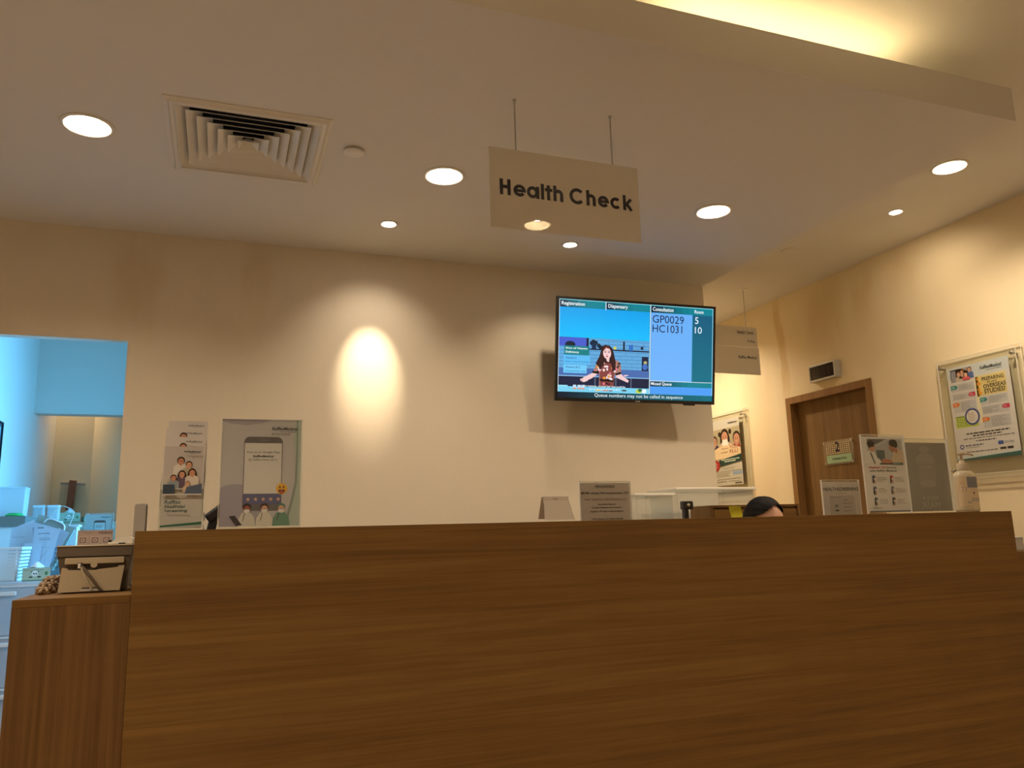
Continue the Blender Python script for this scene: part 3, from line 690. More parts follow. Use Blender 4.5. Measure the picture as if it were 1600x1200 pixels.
p.text('@ Raffles Place (SLT)', .335, .372, .70, .395, C(120, 115, 120), 5)
for i in range(5): p.star(.345 + .095 * i, .752, .030, C(236, 190, 165), 5)
# smiling round face
p.circ(.765, .655, .072, C(250, 190, 50), 6); p.ell(.742, .640, .009, .012, C(70, 40, 20), 8); p.ell(.788, .640, .009, .012, C(70, 40, 20), 8)
p.ell(.765, .664, .042, .036, C(90, 40, 25), 8, a0=0, a1=180); p.ell(.765, .684, .022, .010, C(225, 90, 80), 9)
def doc(u, skin, hair, top, mask=C(235, 232, 228)):
    p.poly([(u - .055, .875), (u + .055, .875), (u + .10, .93), (u + .11, 1), (u - .11, 1), (u - .10, .93)], top, 10)
    p.ell(u, .825, .052, .036, hair, 12); p.ell(u, .845, .042, .034, skin, 13); p.ell(u, .860, .038, .020, mask, 14)
    p.rect(u - .034, .838, u + .034, .842, C(60, 50, 50), 15); p.poly([(u - .03, .88), (u - .022, .88), (u - .045, .95), (u - .052, .95)], C(60, 55, 60), 12)
doc(.335, C(175, 95, 75), C(50, 35, 35), C(228, 222, 214)); doc(.555, C(225, 175, 145), C(80, 55, 45), C(232, 226, 214)); doc(.765, C(225, 180, 150), C(90, 130, 120), C(110, 160, 140))
p.poly([(.12, .905), (.19, .90), (.28, .985), (.21, .995)], C(60, 55, 60), 16)
holder('poster_stand', 'clear stand with a grey poster of a phone, five stars and masked doctors', 'poster stand', .211, .293, (-.008, 2.218, TOPZ), 0, p, group='acrylic display stands')

# brochures in a tiered holder
bh = thing('brochure_holder', 'clear tiered acrylic brochure rack at the left end of the counter', 'brochure holder', (-.150, 2.205, TOPZ))
b = MB(); b.box(0, .108, -.002, .15, 0, .003, ACRYL); b.build('base', bh)
for nm, x0 in (('side_panel', 0), ('side_panel', .106)):
    b = MB(); b.prism([(0, .003), (.15, .003), (.15, .17), (.10, .17), (.0, .112)], 0, .002, ACRYL, mx=Matrix(((0, 1, 0, x0), (1, 0, 0, 0), (0, 0, 1, 0), (0, 0, 0, 1)))); b.build(nm, bh)
for k, (yy, z0, z1) in enumerate(((0, .003, .105), (.032, .034, .15), (.064, .060, .18), (.096, .085, .205))):
    b = MB(); b.box(.002, .106, yy, yy + .0018, z0 if k else .003, z1, ACRYL); b.box(.002, .106, yy + .0018, yy + .030, z0 - .0016 if k else .003, z0 if k else .004, ACRYL); b.build('pocket', bh)
b = MB(); b.box(0, .0012, -.001, .0015, 0, .112, EDGE); b.box(.1068, .108, -.001, .0015, 0, .112); b.box(.002, .106, -.0012, .0018, .1045, .1058); b.build('pane_edge', bh)
def family(p, v0, s=1.0):
    A = [(.43, .22, .088, C(200, 140, 105), C(25, 18, 16), C(226, 220, 212), 0), (.63, .265, .075, C(222, 165, 130), C(40, 25, 22), C(190, 175, 150), 0), (.47, .385, .078, C(218, 160, 128), C(35, 22, 20), C(110, 90, 110), 1),
         (.72, .365, .082, C(212, 150, 118), C(55, 30, 24), C(226, 214, 200), 1), (.27, .43, .068, C(215, 155, 120), C(40, 26, 22), C(150, 160, 165), 0), (.62, .50, .052, C(230, 180, 145), C(120, 85, 60), C(225, 195, 165), 0)]
    p.poly([(.03, v0 + .30), (.30, v0 + .22), (.80, v0 + .24), (.97, v0 + .36), (.97, v0 + .56), (.03, v0 + .56)], C(205, 196, 186), 3)
    for k, (u, v, r, sk, hr, tp, lg) in enumerate(A): p.person(u, v0 + (v - .12) * s, r, sk, hr, tp, 4 + 7 * k, w=2.1, h=4.2, longhair=bool(lg))
def brochure(kind, name_label, loc):
    g = C(214, 208, 203)
    p = Page(.0985, .210, g)
    logo(p, .50, .055, .92, .075, LOGO, 60)
    if kind == 'family':
        p.rect(.03, .0, .97, .585, C(196, 190, 186), 2); family(p, .08); logo(p, .50, .055, .92, .078, LOGO, 60)
        p.poly([(.03, .47), (.30, .47), (.32, .585), (.03, .585)], C(62, 76, 92), 50); p.poly([(.60, .50), (.97, .46), (.97, .585), (.55, .585)], C(92, 104, 128), 51)
        p.rect(.03, .585, .97, .60, g, 52)
        p.text('Raffles', .09, .66, .47, .705, C(40, 80, 70), 54, bold=.012); p.text('Essential', .09, .72, .58, .755, C(40, 80, 70), 54, bold=.012); p.text('Screening', .09, .77, .64, .815, C(40, 80, 70), 54, bold=.012)
        p.poly([(0, .965), (1, .925), (1, .96), (0, .985)], C(60, 110, 85), 54)
    elif kind == 'peek':
        p.person(.44, .105, .09, C(200, 140, 105), C(25, 18, 16), C(226, 220, 212), 4); p.person(.60, .15, .07, C(222, 165, 130), C(40, 25, 22), C(190, 175, 150), 14)
    elif kind == 'top':
        p.person(.44, .13, .085, C(205, 145, 110), C(25, 18, 16), C(226, 220, 212), 4)
    else:
        p.poly([(.40, .212), (.75, .222), (.75, .235), (.40, .225)], C(40, 40, 40), 4)
    o = p.build('brochure', None, loc)
    # thickness of the folded leaflet
    props(o, name_label, 'brochure', 'brochures in the tiered rack')
    return o
brochure('family', 'front brochure of the rack, family photo above the words Essential Screening', (-.145, 2.2105, 1.1796))
brochure('top', 'brochure directly behind the front one in the rack, a dark-haired head showing', (-.144, 2.2415, 1.2092))
brochure('peek', 'third brochure from the front of the rack, two dark-haired heads showing', (-.146, 2.2735, 1.2352))
brochure('plain', 'rearmost and tallest brochure of the rack, plain grey with a dark logo', (-.142, 2.305, 1.2602))

# barcode scanner behind the rack
sc = thing('barcode_scanner', 'black handheld scanner on a stand behind the brochure rack', 'scanner', (-.02, 2.56, 1.0225))
b = MB(); b.lathe([(.045, 0), (.045, .006), (.02, .014), (.008, .02)], 32, m=BLACK); b.build('stand_base', sc)
b = MB(); b.tube([(0, 0, .015), (-.004, 0, .08), (.0, 0, .15), (.004, 0, .19)], .007, 12, BLACK); b.build('stand_neck', sc)
mx = Matrix.Translation((.010, 0, .205)) @ Matrix.Rotation(R(-38), 4, 'Y')
b = MB(); b.box(-.035, .045, -.022, .022, -.013, .018, BLACK, bev=.008, mx=mx); b.box(.044, .047, -.018, .018, -.009, .012, GREYM, mx=mx); b.build('scanner_head', sc)
mx = Matrix.Translation((-.004, 0, .165)) @ Matrix.Rotation(R(12), 4, 'Y')
b = MB(); b.box(-.013, .013, -.014, .014, -.04, .04, BLACK, bev=.007, mx=mx); b.build('scanner_grip', sc)
b = MB(); b.tube([(-.01, .01, .13), (-.025, .02, .11), (-.02, .03, .09), (.0, .03, .07), (.015, .03, .04), (.03, .04, .006), (.06, .05, .004)], .0025, 8, BLACK); b.build('cable', sc)

# right: healthier SG stand and the reversed one beside it
p = Page(.196, .272, C(222, 216, 210))
p.rect(.12, .03, .96, .37, C(178, 178, 176), 1); p.poly([(.14, .03), (.60, .03), (.30, .13), (.14, .13)], C(105, 105, 104), 2); p.poly([(.26, .12), (.56, .04), (.66, .04), (.34, .14)], C(190, 190, 186), 3)
p.rect(.33, .18, .52, .29, C(66, 82, 88), 4); p.rect(.345, .19, .505, .28, C(82, 98, 102), 5); p.rect(.41, .29, .45, .32, C(60, 60, 60), 4)
p.poly([(.02, .37), (.05, .24), (.16, .18), (.27, .20), (.36, .30), (.42, .34), (.40, .37)], C(222, 218, 208), 6); p.poly([(.17, .21), (.205, .22), (.28, .36), (.25, .36)], C(70, 72, 80), 7)
p.ell(.225, .135, .075, .068, C(204, 148, 116), 8); p.ell(.205, .095, .085, .045, C(45, 34, 30), 9); p.rect(.15, .10, .19, .15, C(45, 34, 30), 9); p.rect(.21, .128, .31, .134, C(35, 30, 30), 10); p.poly([(.285, .14), (.315, .158), (.285, .165)], C(204, 148, 116), 9)
p.poly([(.97, .37), (.97, .20), (.86, .15), (.74, .20), (.70, .26), (.66, .37)], C(206, 184, 156), 6); p.ell(.72, .13, .072, .075, C(176, 118, 90), 8); p.ell(.745, .082, .100, .050, C(28, 22, 22), 9); p.ell(.80, .10, .05, .045, C(28, 22, 22), 9); p.poly([(.655, .13), (.625, .155), (.66, .165)], C(176, 118, 90), 9); p.poly([(.76, .18), (.82, .14), (.84, .19), (.80, .23)], C(190, 130, 100), 8)
p.poly([(.42, .31), (.52, .29), (.66, .31), (.70, .35), (.60, .37), (.44, .36)], C(190, 130, 100), 9); p.rect(.38, .352, .72, .37, C(40, 42, 48), 10); p.rect(.68, .345, .93, .375, C(30, 90, 80), 11); p.words(.70, .352, .91, .368, 1, C(220, 230, 225), 12)
p.text('Healthier SG', .11, .395, .505, .425, C(190, 30, 40), 5, bold=.02); p.text('Journey', .525, .395, .77, .430, C(60, 60, 62), 5, bold=.01); p.text('with Raffles Medical', .115, .440, .755, .468, C(60, 60, 62), 5, bold=.01)
for r_ in range(3):
    for c_ in range(2):
        u, v = .13 + .42 * c_, .515 + .145 * r_
        col = (C(60, 75, 110), C(190, 45, 55), C(50, 80, 140), C(110, 112, 120), C(40, 90, 100), C(70, 50, 50))[r_ * 2 + c_]
        p.ell(u + .07, v + .028, .042, .028, col, 4); p.ell(u + .05, v + .075, .022, .035, C(50, 52, 60), 5); p.ell(u + .09, v + .08, .020, .030, C(200, 160, 140), 5); p.ell(u + .085, v + .045, .018, .014, C(235, 225, 215), 6)
        p.words(u + .155, v + .02, u + .385, v + .09, 4 if c_ else 3, C(120, 115, 112), 3, fill=.35, rag=.4)
p.text('RafflesMedical', .12, .935, .31, .950, LOGO, 5, bold=.01); p.rect(.03, .982, .99, .994, C(45, 55, 95), 4)
holder('poster_stand', 'clear stand with a white flyer headed Healthier SG Journey and a consultation photo', 'poster stand', .203, .285, (2.160, 2.212, TOPZ), 0, p, group='acrylic display stands')
p = Page(.206, .255, C(146, 140, 132))
G1 = C(160, 154, 146); G2 = C(152, 146, 138)
p.ell(.48, .10, .13, .05, G1, 2); p.ell(.47, .27, .22, .12, G1, 3); p.rect(.27, .30, .67, .345, G2, 4); p.rect(.28, .36, .68, .62, G2, 1); p.ell(.48, .60, .20, .05, G1, 3); p.rect(0, .40, 1, .402, G1, 3); p.rect(.90, .40, 1, 1, G2, 1)
for tx, a in (('MASK', (.70, .86, .26, .96)), ('WEAR A', (.68, .78, .30, .84))):
    p.text(tx, *a, C(178, 173, 164), 5)        # print showing through, so it reads mirrored
holder('poster_stand', 'clear stand showing the grey reverse of a sheet with mirrored faint lettering', 'poster stand', .226, .276, (2.366, 2.226, TOPZ), 0, p, group='acrylic display stands')

# hand sanitiser bottle
hs = thing('sanitizer_bottle', 'clear pump bottle of hand sanitiser at the right end of the counter', 'bottle', (2.668, 2.235, TOPZ), (0, 0, R(-14)))
LIQ = bpy.data.materials.new('sanitizer_gel_bottle'); LIQ.use_nodes = True; q = LIQ.node_tree.nodes['Principled BSDF']
q.inputs['Base Color'].default_value = (.78, .70, .50, 1); q.inputs['Roughness'].default_value = .12; q.inputs['Transmission Weight'].default_value = .35; q.inputs['Subsurface Weight'].default_value = .3; q.inputs['Subsurface Radius'].default_value = (.03, .03, .02)
b = MB(); b.lathe([(.0, 0), (.036, 0), (.0405, .004), (.041, .012), (.041, .105), (.040, .128), (.036, .143), (.027, .153), (.018, .158), (.0165, .160)], 48, m=LIQ); b.build('bottle_body', hs)
b = MB(); b.lathe([(.021, .158), (.021, .160), (.021, .182), (.019, .184), (.010, .186), (.0095, .196), (.009, .196)], 32, m=TAN); b.build('pump_collar', hs)
b = MB(); b.lathe([(.005, .19), (.005, .215), (.011, .216), (.012, .222), (.010, .226)], 24, m=TAN); b.tube([(0, 0, .221), (.02, 0, .222), (.042, 0, .219), (.048, 0, .214)], .0042, 10, TAN); b.build('pump_nozzle', hs)
def wrap(p, r, a0, a1, name, parent, z0):
    """bend a page round a vertical cylinder"""
    W = p.W
    for i, (x, y, z) in enumerate(p.b.v):
        a = R(a0 + (a1 - a0) * (x / W)); rr = r - y; p.b.v[i] = (rr * math.cos(a), rr * math.sin(a), z + z0)
    return p.b.build(name, parent)
p = Page(.105, .112, C(1, 1, 1), base=False, step=.00012)
for i in range(30): p.rect(i / 30, 0, (i + 1) / 30, 1, C(216, 196, 160), 1)
for i in range(8): p.rect(.33 + .057 * i, .02, .33 + .057 * (i + 1), .40, C(150, 150, 150), 2)
p.words(.35, .05, .77, .38, 9, C(105, 105, 108), 3, .6, .05)
p.rect(.02, .08, .28, .10, C(190, 80, 70), 2); p.text('skin', .10, .20, .24, .25, C(215, 90, 60), 3); p.rect(.06, .36, .18, .50, C(200, 40, 60), 2); p.rect(.18, .36, .29, .50, C(60, 40, 110), 2); p.words(.07, .41, .28, .46, 1, C(240, 230, 230), 3)
for u in (.52, .72):
    p.poly([(u - .11, .56), (u, .45), (u + .11, .56), (u, .67)], C(185, 60, 40), 3); p.poly([(u - .088, .56), (u, .472), (u + .088, .56), (u, .648)], C(225, 205, 170), 4)
p.poly([(.49, .60), (.50, .55), (.52, .50), (.53, .55), (.55, .56), (.55, .60)], C(30, 20, 20), 5); p.rect(.712, .50, .728, .575, C(30, 20, 20), 5); p.circ(.72, .605, .009, C(30, 20, 20), 5)
p.words(.42, .72, .88, .86, 5, C(90, 105, 140), 3, .4, .2); p.words(.30, .84, .44, .92, 2, C(60, 90, 150), 3)
wrap(p, .0413, 195, 345, 'printed_label', hs, .022)

# tent card
tcd = thing('tent_card', 'small folded cream tent card on the counter, left of the white notice', 'card', (.972, 2.36, TOPZ), (0, 0, R(-3)))
CARD = mat('cream_card', (.70, .66, .58), .7, noise=.015)
b = MB(); mxa = Matrix.Rotation(R(-16), 4, 'X')
b.prism([(-.004, 0), (.098, 0), (.086, .075), (.003, .075)], -.026, -.0254, CARD, mx=mxa); b.build('front_flap', tcd)
b = MB(); b.box(-.001, .087, -.0055, .016, .0785, .0805, CARD); b.prism([(-.002, .062), (.088, .062), (.086, .081), (.0, .081)], -.0075, -.0070, CARD); b.build('folded_top', tcd)
b = MB(); b.prism([(-.004, 0), (.098, 0), (.086, .075), (.003, .075)], .040, .0406, CARD, mx=Matrix.Rotation(R(16), 4, 'X')); b.build('back_flap', tcd)
p = Page(.085, .0185, C(1, 1, 1), base=False); p.words(.40, .25, .60, .5, 1, C(40, 38, 36), 1); p.words(.1, .75, .95, .95, 1, C(60, 55, 52), 1); p.build('lettering', tcd, (0, -.0076, .062))

# notices standing on the inner ledge
LZ = 1.0225
p = Page(.200, .286, C(206, 198, 194))
K = C(24, 20, 20)
p.text('HEALTHCHECK', .30, 0.0280, .70, 0.0544, K, 4, bold=.016); p.rect(.30, 0.0592, .70, 0.0624, K, 4)
p.text('MOM related, Pre-employment, CPF', .015, 0.1136, .985, 0.1504, K, 4, bold=.014)
p.text('Email:', .08, 0.1960, .19, 0.2144, K, 4); p.text('rafflesplace_hc@rafflesmedical.com', .225, 0.1944, .93, 0.2184, C(120, 80, 80), 4); p.rect(.225, 0.2216, .93, 0.2240, C(120, 80, 80), 4)
p.text('Vaccination Record:', .33, 0.2600, .70, 0.2800, K, 4, bold=.016); p.text('Google National Immunisation', .22, 0.3024, .82, 0.3264, K, 4, bold=.016); p.text('Registry (To log in using Singpass)', .19, 0.3480, .85, 0.3736, K, 4, bold=.016)
p.text('WiFi Network ID: Raffles Medical', .21, 0.4440, .84, 0.4656, K, 4, bold=.016); p.text('Wifi password: raffles@wifi', .25, 0.4920, .79, 0.5144, K, 4, bold=.016)
p.words(.2, 0.5600, .8, 0.7600, 4, C(90, 80, 80))
holder('notice_stand', 'clear stand with the white notice headed HEALTHCHECK behind the counter', 'notice', .208, .298, (1.216, 2.60, LZ), 0, p, group='notice stands on the inner ledge')
p = Page(.190, .286, C(216, 209, 202))
p.text('HEALTHSCREENING', .03, 0.0810, .985, 0.1290, C(32, 34, 58), 4, bold=.014)
p.words(.45, 0.1440, .52, 0.1530, 1, C(110, 95, 80)); p.words(.33, 0.1620, .70, 0.1740, 1, C(130, 95, 60), fill=.5)
p.rect(.17, 0.1980, .86, 0.4800, C(196, 190, 182), 1); p.words(.20, 0.2160, .50, 0.2310, 1, C(120, 112, 106), 2); p.words(.56, 0.2520, .72, 0.2700, 1, C(80, 76, 72), 3); p.words(.53, 0.3000, .84, 0.3180, 1, C(130, 120, 114), 3); p.words(.56, 0.3540, .78, 0.3720, 1, C(80, 76, 72), 3); p.words(.54, 0.4080, .84, 0.4260, 1, C(130, 120, 114), 3)
for r0, r1 in ((.012, .024), (.036, .048), (.060, .072)): p.ring(.345, .375, r0, r1, C(50, 46, 44), 4, 12, 215, 325)
p.rrect(.30, 0.3990, .40, 0.4200, .01, C(60, 56, 52), 4)
holder('notice_stand', 'clear stand with the white notice headed HEALTHSCREENING in front of the door', 'notice', .196, .300, (2.308, 2.60, LZ), 0, p, group='notice stands on the inner ledge')
# small black webcam
wc = thing('webcam', 'small black webcam on a short stand behind the counter, left of the person', 'webcam', (1.66, 2.60, LZ))
b = MB(); b.lathe([(.03, 0), (.03, .005), (.008, .012)], 24, m=BLACK); b.tube([(0, 0, .01), (-.004, 0, .09), (-.006, 0, .185)], .0055, 10, BLACK); b.box(-.014, .004, -.01, .012, .155, .21, BLACK, bev=.003); b.build('stand', wc)
b = MB(); b.box(-.020, .024, -.014, .014, .19, .222, BLACK, bev=.005, mx=Matrix.Translation((0, 0, -.0)) ); b.build('body', wc)
b = MB(); b.lathe([(.006, 0), (.006, .004), (.0, .005)], 20, m=STEEL, mx=Matrix.Translation((.0, -.014, .206)) @ Matrix.Rotation(R(90), 4, 'X')); b.build('lens', wc)

# ------------------------------------------------------------------ behind the counter
def bin_(W, D, H, loc, label, m=MILKY):
    t = thing('storage_bin', label, 'bin', loc, group='clear bins behind the counter')
    b = MB(); th = .003; q = .012
    b.box(q, W - q, q, q + th, 0, H, m); b.box(q, W - q, D - q - th, D - q, 0, H); b.box(q, q + th, q, D - q, 0, H); b.box(W - q - th, W - q, q, D - q, 0, H); b.box(q, W - q, q, D - q, 0, th); b.build('tub', t)
    b = MB(); b.box(0, W, 0, .012, H - .014, H, EDGE, bev=.003); b.box(0, W, D - .012, D, H - .014, H, bev=.003); b.box(0, .012, .012, D - .012, H - .014, H, bev=.003); b.box(W - .012, W, .012, D - .012, H - .014, H, bev=.003); b.build('rim', t)
    b = MB()
    for k in range(7):
        x = q + .02 + (W - 2 * q - .05) * k / 6; hgt = H * random.uniform(.25, .55)
        b.prism([(x - .02, .006), (x + .03, .006), (x + .02 + random.uniform(-.02, .02), hgt), (x - .01, hgt * .9)], D * .4 + .012 * k, D * .4 + .012 * k + .002, mat('yellowed_paper', (.62, .54, .38), .8, noise=.1))
    b.build('contents', t)
    return t
b = MB(); b.box(1.88, 2.70, 3.50, 3.88, 0, 1.058, WOOD_H); cr_ = MB()
cd = thing('credenza', 'low walnut cabinet against the wall carrying the clear bins', 'cabinet', (1.88, 3.50, 0))
b = MB(); b.box(0, .83, .01, .38, 0, 1.04, WOOD_H); b.build('body', cd)
b = MB(); b.box(-.005, .835, 0, .385, 1.04, 1.058, WOOD_H); b.build('top', cd)
for x in (.01, .42):
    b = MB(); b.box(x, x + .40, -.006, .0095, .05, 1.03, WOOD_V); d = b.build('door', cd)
    b = MB(); b.tube([(x + .35 if x < .1 else x + .05, -.007, .6), (x + .35 if x < .1 else x + .05, -.03, .61), (x + .35 if x < .1 else x + .05, -.03, .75), (x + .35 if x < .1 else x + .05, -.007, .76)], .004, 8, STEEL); b.build('handle', d)
bin_(.235, .30, .262, (1.965, 3.54, 1.0585), 'narrower clear plastic bin, the left one behind the white notice')
bin_(.500, .30, .290, (2.206, 3.54, 1.0585), 'wide clear plastic bin behind the person, right of the narrower bin')
fc = thing('filing_cabinet', 'brown wooden cabinet top showing behind the head of the person', 'cabinet', (2.225, 3.27, 0))
b = MB(); b.box(0, .525, .012, .18, 0, 1.246, WOOD_D); b.build('body', fc)
b = MB(); b.box(0, .014, 0, .012, .02, 1.246, WOOD_V); b.box(.511, .525, 0, .012, .02, 1.246); b.box(.014, .511, 0, .012, 1.235, 1.246); b.build('face_frame', fc)
for z in (.04, .44, .84):
    b = MB(); b.box(.018, .507, .002, .0118, z, z + .385, WOOD_H); dr = b.build('drawer', fc)
    b = MB(); b.box(.22, .30, -.010, .0018, z + .30, z + .312, STEEL, bev=.002); b.build('handle', dr)
st = thing('sticky_note', 'curled yellow sticky note on the brown wooden cabinet', 'note', (2.335, 3.262, 1.155), (0, 0, 0))
b = MB(); vs = []; n = 8
for i in range(n + 1):
    t_ = i / n; z = .085 * t_; y = -.002 - .012 * (t_ ** 3); x = -.030 * (t_)
    vs += [(x + .008, y, z), (x + .078 - .004 * t_, y - .003 * t_, z)]
YEL = mat('yellow_note_paper', (.85, .78, .05), .7, noise=.01)
b.add(vs + [(x, y + .0006, z) for x, y, z in vs], [(2 * i, 2 * i + 1, 2 * i + 3, 2 * i + 2) for i in range(n)] + [tuple(2 * n + 2 + k for k in (2 * i + 2, 2 * i + 3, 2 * i + 1, 2 * i)) for i in range(n)], YEL, True); b.build('note_sheet', st)

# ------------------------------------------------------------------ office chair and person
oc = thing('office_chair', 'black office chair carrying the seated person, hidden by the counter', 'chair', (2.235, 3.02, 0))
b = MB(); b.box(-.22, .22, -.22, .22, .40, .47, BLACK, bev=.03); b.build('seat', oc)
b = MB(); b.box(-.20, .20, .195, .225, .52, .90, BLACK, bev=.014); b.box(-.03, .03, .225, .235, .40, .70, BLACK); b.build('backrest', oc)
b = MB(); b.tube([(0, 0, .07), (0, 0, .41)], .025, 14, STEEL); b.build('gas_lift', oc)
for k in range(5):
    a = 2 * PI * k / 5
    b = MB(); b.tube([(0, 0, .09), (.195 * math.cos(a), .195 * math.sin(a), .065)], .018, 10, BLACK); lg = b.build('leg', oc)
    b = MB(); b.lathe([(.0, -.012), (.026, -.012), (.026, .012), (.0, .012)], 18, m=BLACK, mx=Matrix.Translation((.20 * math.cos(a), .20 * math.sin(a), .027)) @ Matrix.Rotation(a, 4, 'Z') @ Matrix.Rotation(R(90), 4, 'X')); b.build('caster', lg)

SKIN = mat('skin', (.62, .36, .25), .5, noise=.04, nscale=30)
HAIR = mat('black_hair', (.006, .0045, .004), .6, noise=.3, nscale=120, bump=.4, spec=.08)
SHIRT = mat('teal_uniform', (.05, .16, .19), .8, noise=.06, nscale=80)
TROU = mat('dark_trousers', (.02, .022, .03), .8, noise=.06)
def skin_body(chains, name, m, parent, levels=2):
    """chains: list of lists of (x, y, z, r); points that coincide are merged, the first point of the first chain is the root"""
    vs = []; es = []; rs = []; idx = {}
    for ch in chains:
        prev = None
        for (x, y, z, r) in ch:
            k = (round(x, 4), round(y, 4), round(z, 4))
            if k not in idx: idx[k] = len(vs); vs.append((x, y, z)); rs.append(r)
            i = idx[k]
            if prev is not None and prev != i: es.append((prev, i))
            prev = i
    me = bpy.data.meshes.new(name); me.from_pydata(vs, es, []); ob = bpy.data.objects.new(name, me); COL.objects.link(ob)
    ob.modifiers.new('s', 'SKIN'); me.update()
    sv = me.skin_vertices[0].data if me.skin_vertices else None
    if sv is None:
        bm = bmesh.new(); bm.from_mesh(me); bm.verts.layers.skin.verify(); bm.to_mesh(me); bm.free(); sv = me.skin_vertices[0].data
    for i, r in enumerate(rs): sv[i].radius = (r, r); sv[i].use_root = (i == 0)
    ss = ob.modifiers.new('u', 'SUBSURF'); ss.levels = levels; ss.render_levels = levels
    dg = bpy.context.evaluated_depsgraph_get(); dg.update()
    m2 = bpy.data.meshes.new_from_object(ob.evaluated_get(dg)); m2.name = name
    bpy.data.objects.remove(ob)
    m2.materials.clear(); m2.materials.append(m)
    for pl in m2.polygons: pl.use_smooth = True; pl.material_index = 0
    o = bpy.data.objects.new(name, m2); COL.objects.link(o); o.parent = parent
    return o
pr = thing('person', 'seated person with black parted hair, only head top visible above the counter', 'person', (2.235, 3.0, -.006))
hc = Vector((-.022, -.135, 1.150))            # head centre
HM = Matrix.Translation(hc) @ Matrix.Rotation(R(10), 4, 'Z') @ Matrix.Rotation(R(6), 4, 'X')
def hshape(v, k=1.0):
    """unit sphere to head, face towards -y"""
    x, y, z = v
    sx = .074 * (1 - .22 * max(0, -z) ** 1.5); sy = .094
    X = x * sx; Y = y * sy; Z = z * (.115 if z > 0 else .122)
    if z < -.2 and y < .2: X *= 1 - .18 * (-z - .2); Y -= .008 * (-z)
    if z < 0 and y > 0: Y *= 1 - .30 * (-z)
    return Vector((X * k, Y * k, Z * k))
bm = bmesh.new(); bmesh.ops.create_icosphere(bm, subdivisions=5, radius=1)
for v in bm.verts:
    d = v.co.copy(); w = hshape(d)
    if d.y < 0:
        nx, nz = w.x, w.z
        g = math.exp(-((nx / .010) ** 2)) * math.exp(-(((nz + .022) / .018) ** 2)); w.y -= .020 * g            # nose tip
        g = math.exp(-((nx / .007) ** 2)) * math.exp(-(((nz + .002) / .020) ** 2)); w.y -= .007 * g           # bridge
        for s_ in (-1, 1):
            g = math.exp(-(((nx - s_ * .030) / .014) ** 2)) * math.exp(-(((nz - .004) / .010) ** 2)); w.y += .008 * g   # eye sockets
            g = math.exp(-(((nx - s_ * .030) / .020) ** 2)) * math.exp(-(((nz - .020) / .006) ** 2)); w.y -= .003 * g   # brow
            g = math.exp(-(((nx - s_ * .036) / .018) ** 2)) * math.exp(-(((nz + .030) / .02) ** 2)); w.y -= .003 * g    # cheek
        g = math.exp(-((nx / .020) ** 2)) * math.exp(-(((nz + .055) / .007) ** 2)); w.y -= .004 * g           # lips
        g = math.exp(-((nx / .018) ** 2)) * math.exp(-(((nz + .055) / .0018) ** 2)); w.y += .003 * g
        g = math.exp(-((nx / .020) ** 2)) * math.exp(-(((nz + .095) / .014) ** 2)); w.y -= .006 * g           # chin
    v.co = HM @ w
hv = [v.co.copy() for v in bm.verts]; hf = [[v.index for v in f.verts] for f in bm.faces]; bm.free()
arms = []
for s_ in (-1, 1):
    arms.append([(0, .02, .92, .085), (s_ * .10, .03, .955, .062), (s_ * .175, .03, .925, .054), (s_ * .215, -.05, .80, .043), (s_ * .225, -.12, .735 + .07, .038), (s_ * .17, -.24, .80, .030), (s_ * .12, -.32, .795, .022)])
shirt = skin_body([[(0, .05, .50, .14), (0, .06, .62, .125), (0, .05, .76, .13), (0, .02, .92, .085), (0, -.02, .985, .055)]] + [a[:5] for a in arms], 'uniform_top', SHIRT, pr)
legs = [[(0, .05, .50, .12), (s_ * .09, .02, .53, .085), (s_ * .10, -.20, .535, .078), (s_ * .10, -.36, .52, .060), (s_ * .10, -.33, .32, .05), (s_ * .10, -.30, .10, .038)] for s_ in (-1, 1)]
skin_body(legs, 'trousers', TROU, pr)
for s_ in (-1, 1):
    b = MB(); b.box(s_ * .10 - .042, s_ * .10 + .042, -.44, -.24, .001, .075, BLACK, bev=.025); b.build('shoe', pr)
hands = []
for s_ in (-1, 1):
    ch = [(s_ * .225, -.12, .805, .034), (s_ * .17, -.24, .800, .028), (s_ * .12, -.32, .795, .021), (s_ * .105, -.36, .790, .026), (s_ * .098, -.395, .785, .028)]
    hands.append(ch)
    for k, (dx, ln) in enumerate(((-.027, .9), (-.009, 1.05), (.009, 1.0), (.026, .8))):
        bx = s_ * .098 + dx
        hands.append([(s_ * .098, -.395, .785, .028), (bx, -.415, .786, .010), (bx, -.415 - .032 * ln, .790, .0085), (bx, -.415 - .052 * ln, .781, .008), (bx, -.415 - .066 * ln, .770, .007)])
    hands.append([(s_ * .105, -.36, .790, .026), (s_ * .105 - s_ * .036, -.375, .785, .0105), (s_ * .105 - s_ * .048, -.40, .780, .009), (s_ * .105 - s_ * .050, -.422, .775, .008)])
neck = [(0, .0, .93, .05), (-.006, -.055, 1.02, .050), (-.014, -.105, 1.10, .048)]
bd = skin_body([neck], 'body', SKIN, pr)
nv = len(bd.data.vertices)
allv = [v.co.copy() for v in bd.data.vertices]; allf = [list(q.vertices) for q in bd.data.polygons]
for grp in (hands[:6], hands[6:]):
    o_ = skin_body(grp, 'hand_tmp', SKIN, pr)
    off = len(allv); allv += [v.co.copy() for v in o_.data.vertices]; allf += [[i + off for i in q.vertices] for q in o_.data.polygons]; bpy.data.objects.remove(o_)
off = len(allv); allv += hv; allf += [[i + off for i in f] for f in hf]
bpy.data.objects.remove(bd)
b = MB(); b.add(allv, allf, SKIN, True)
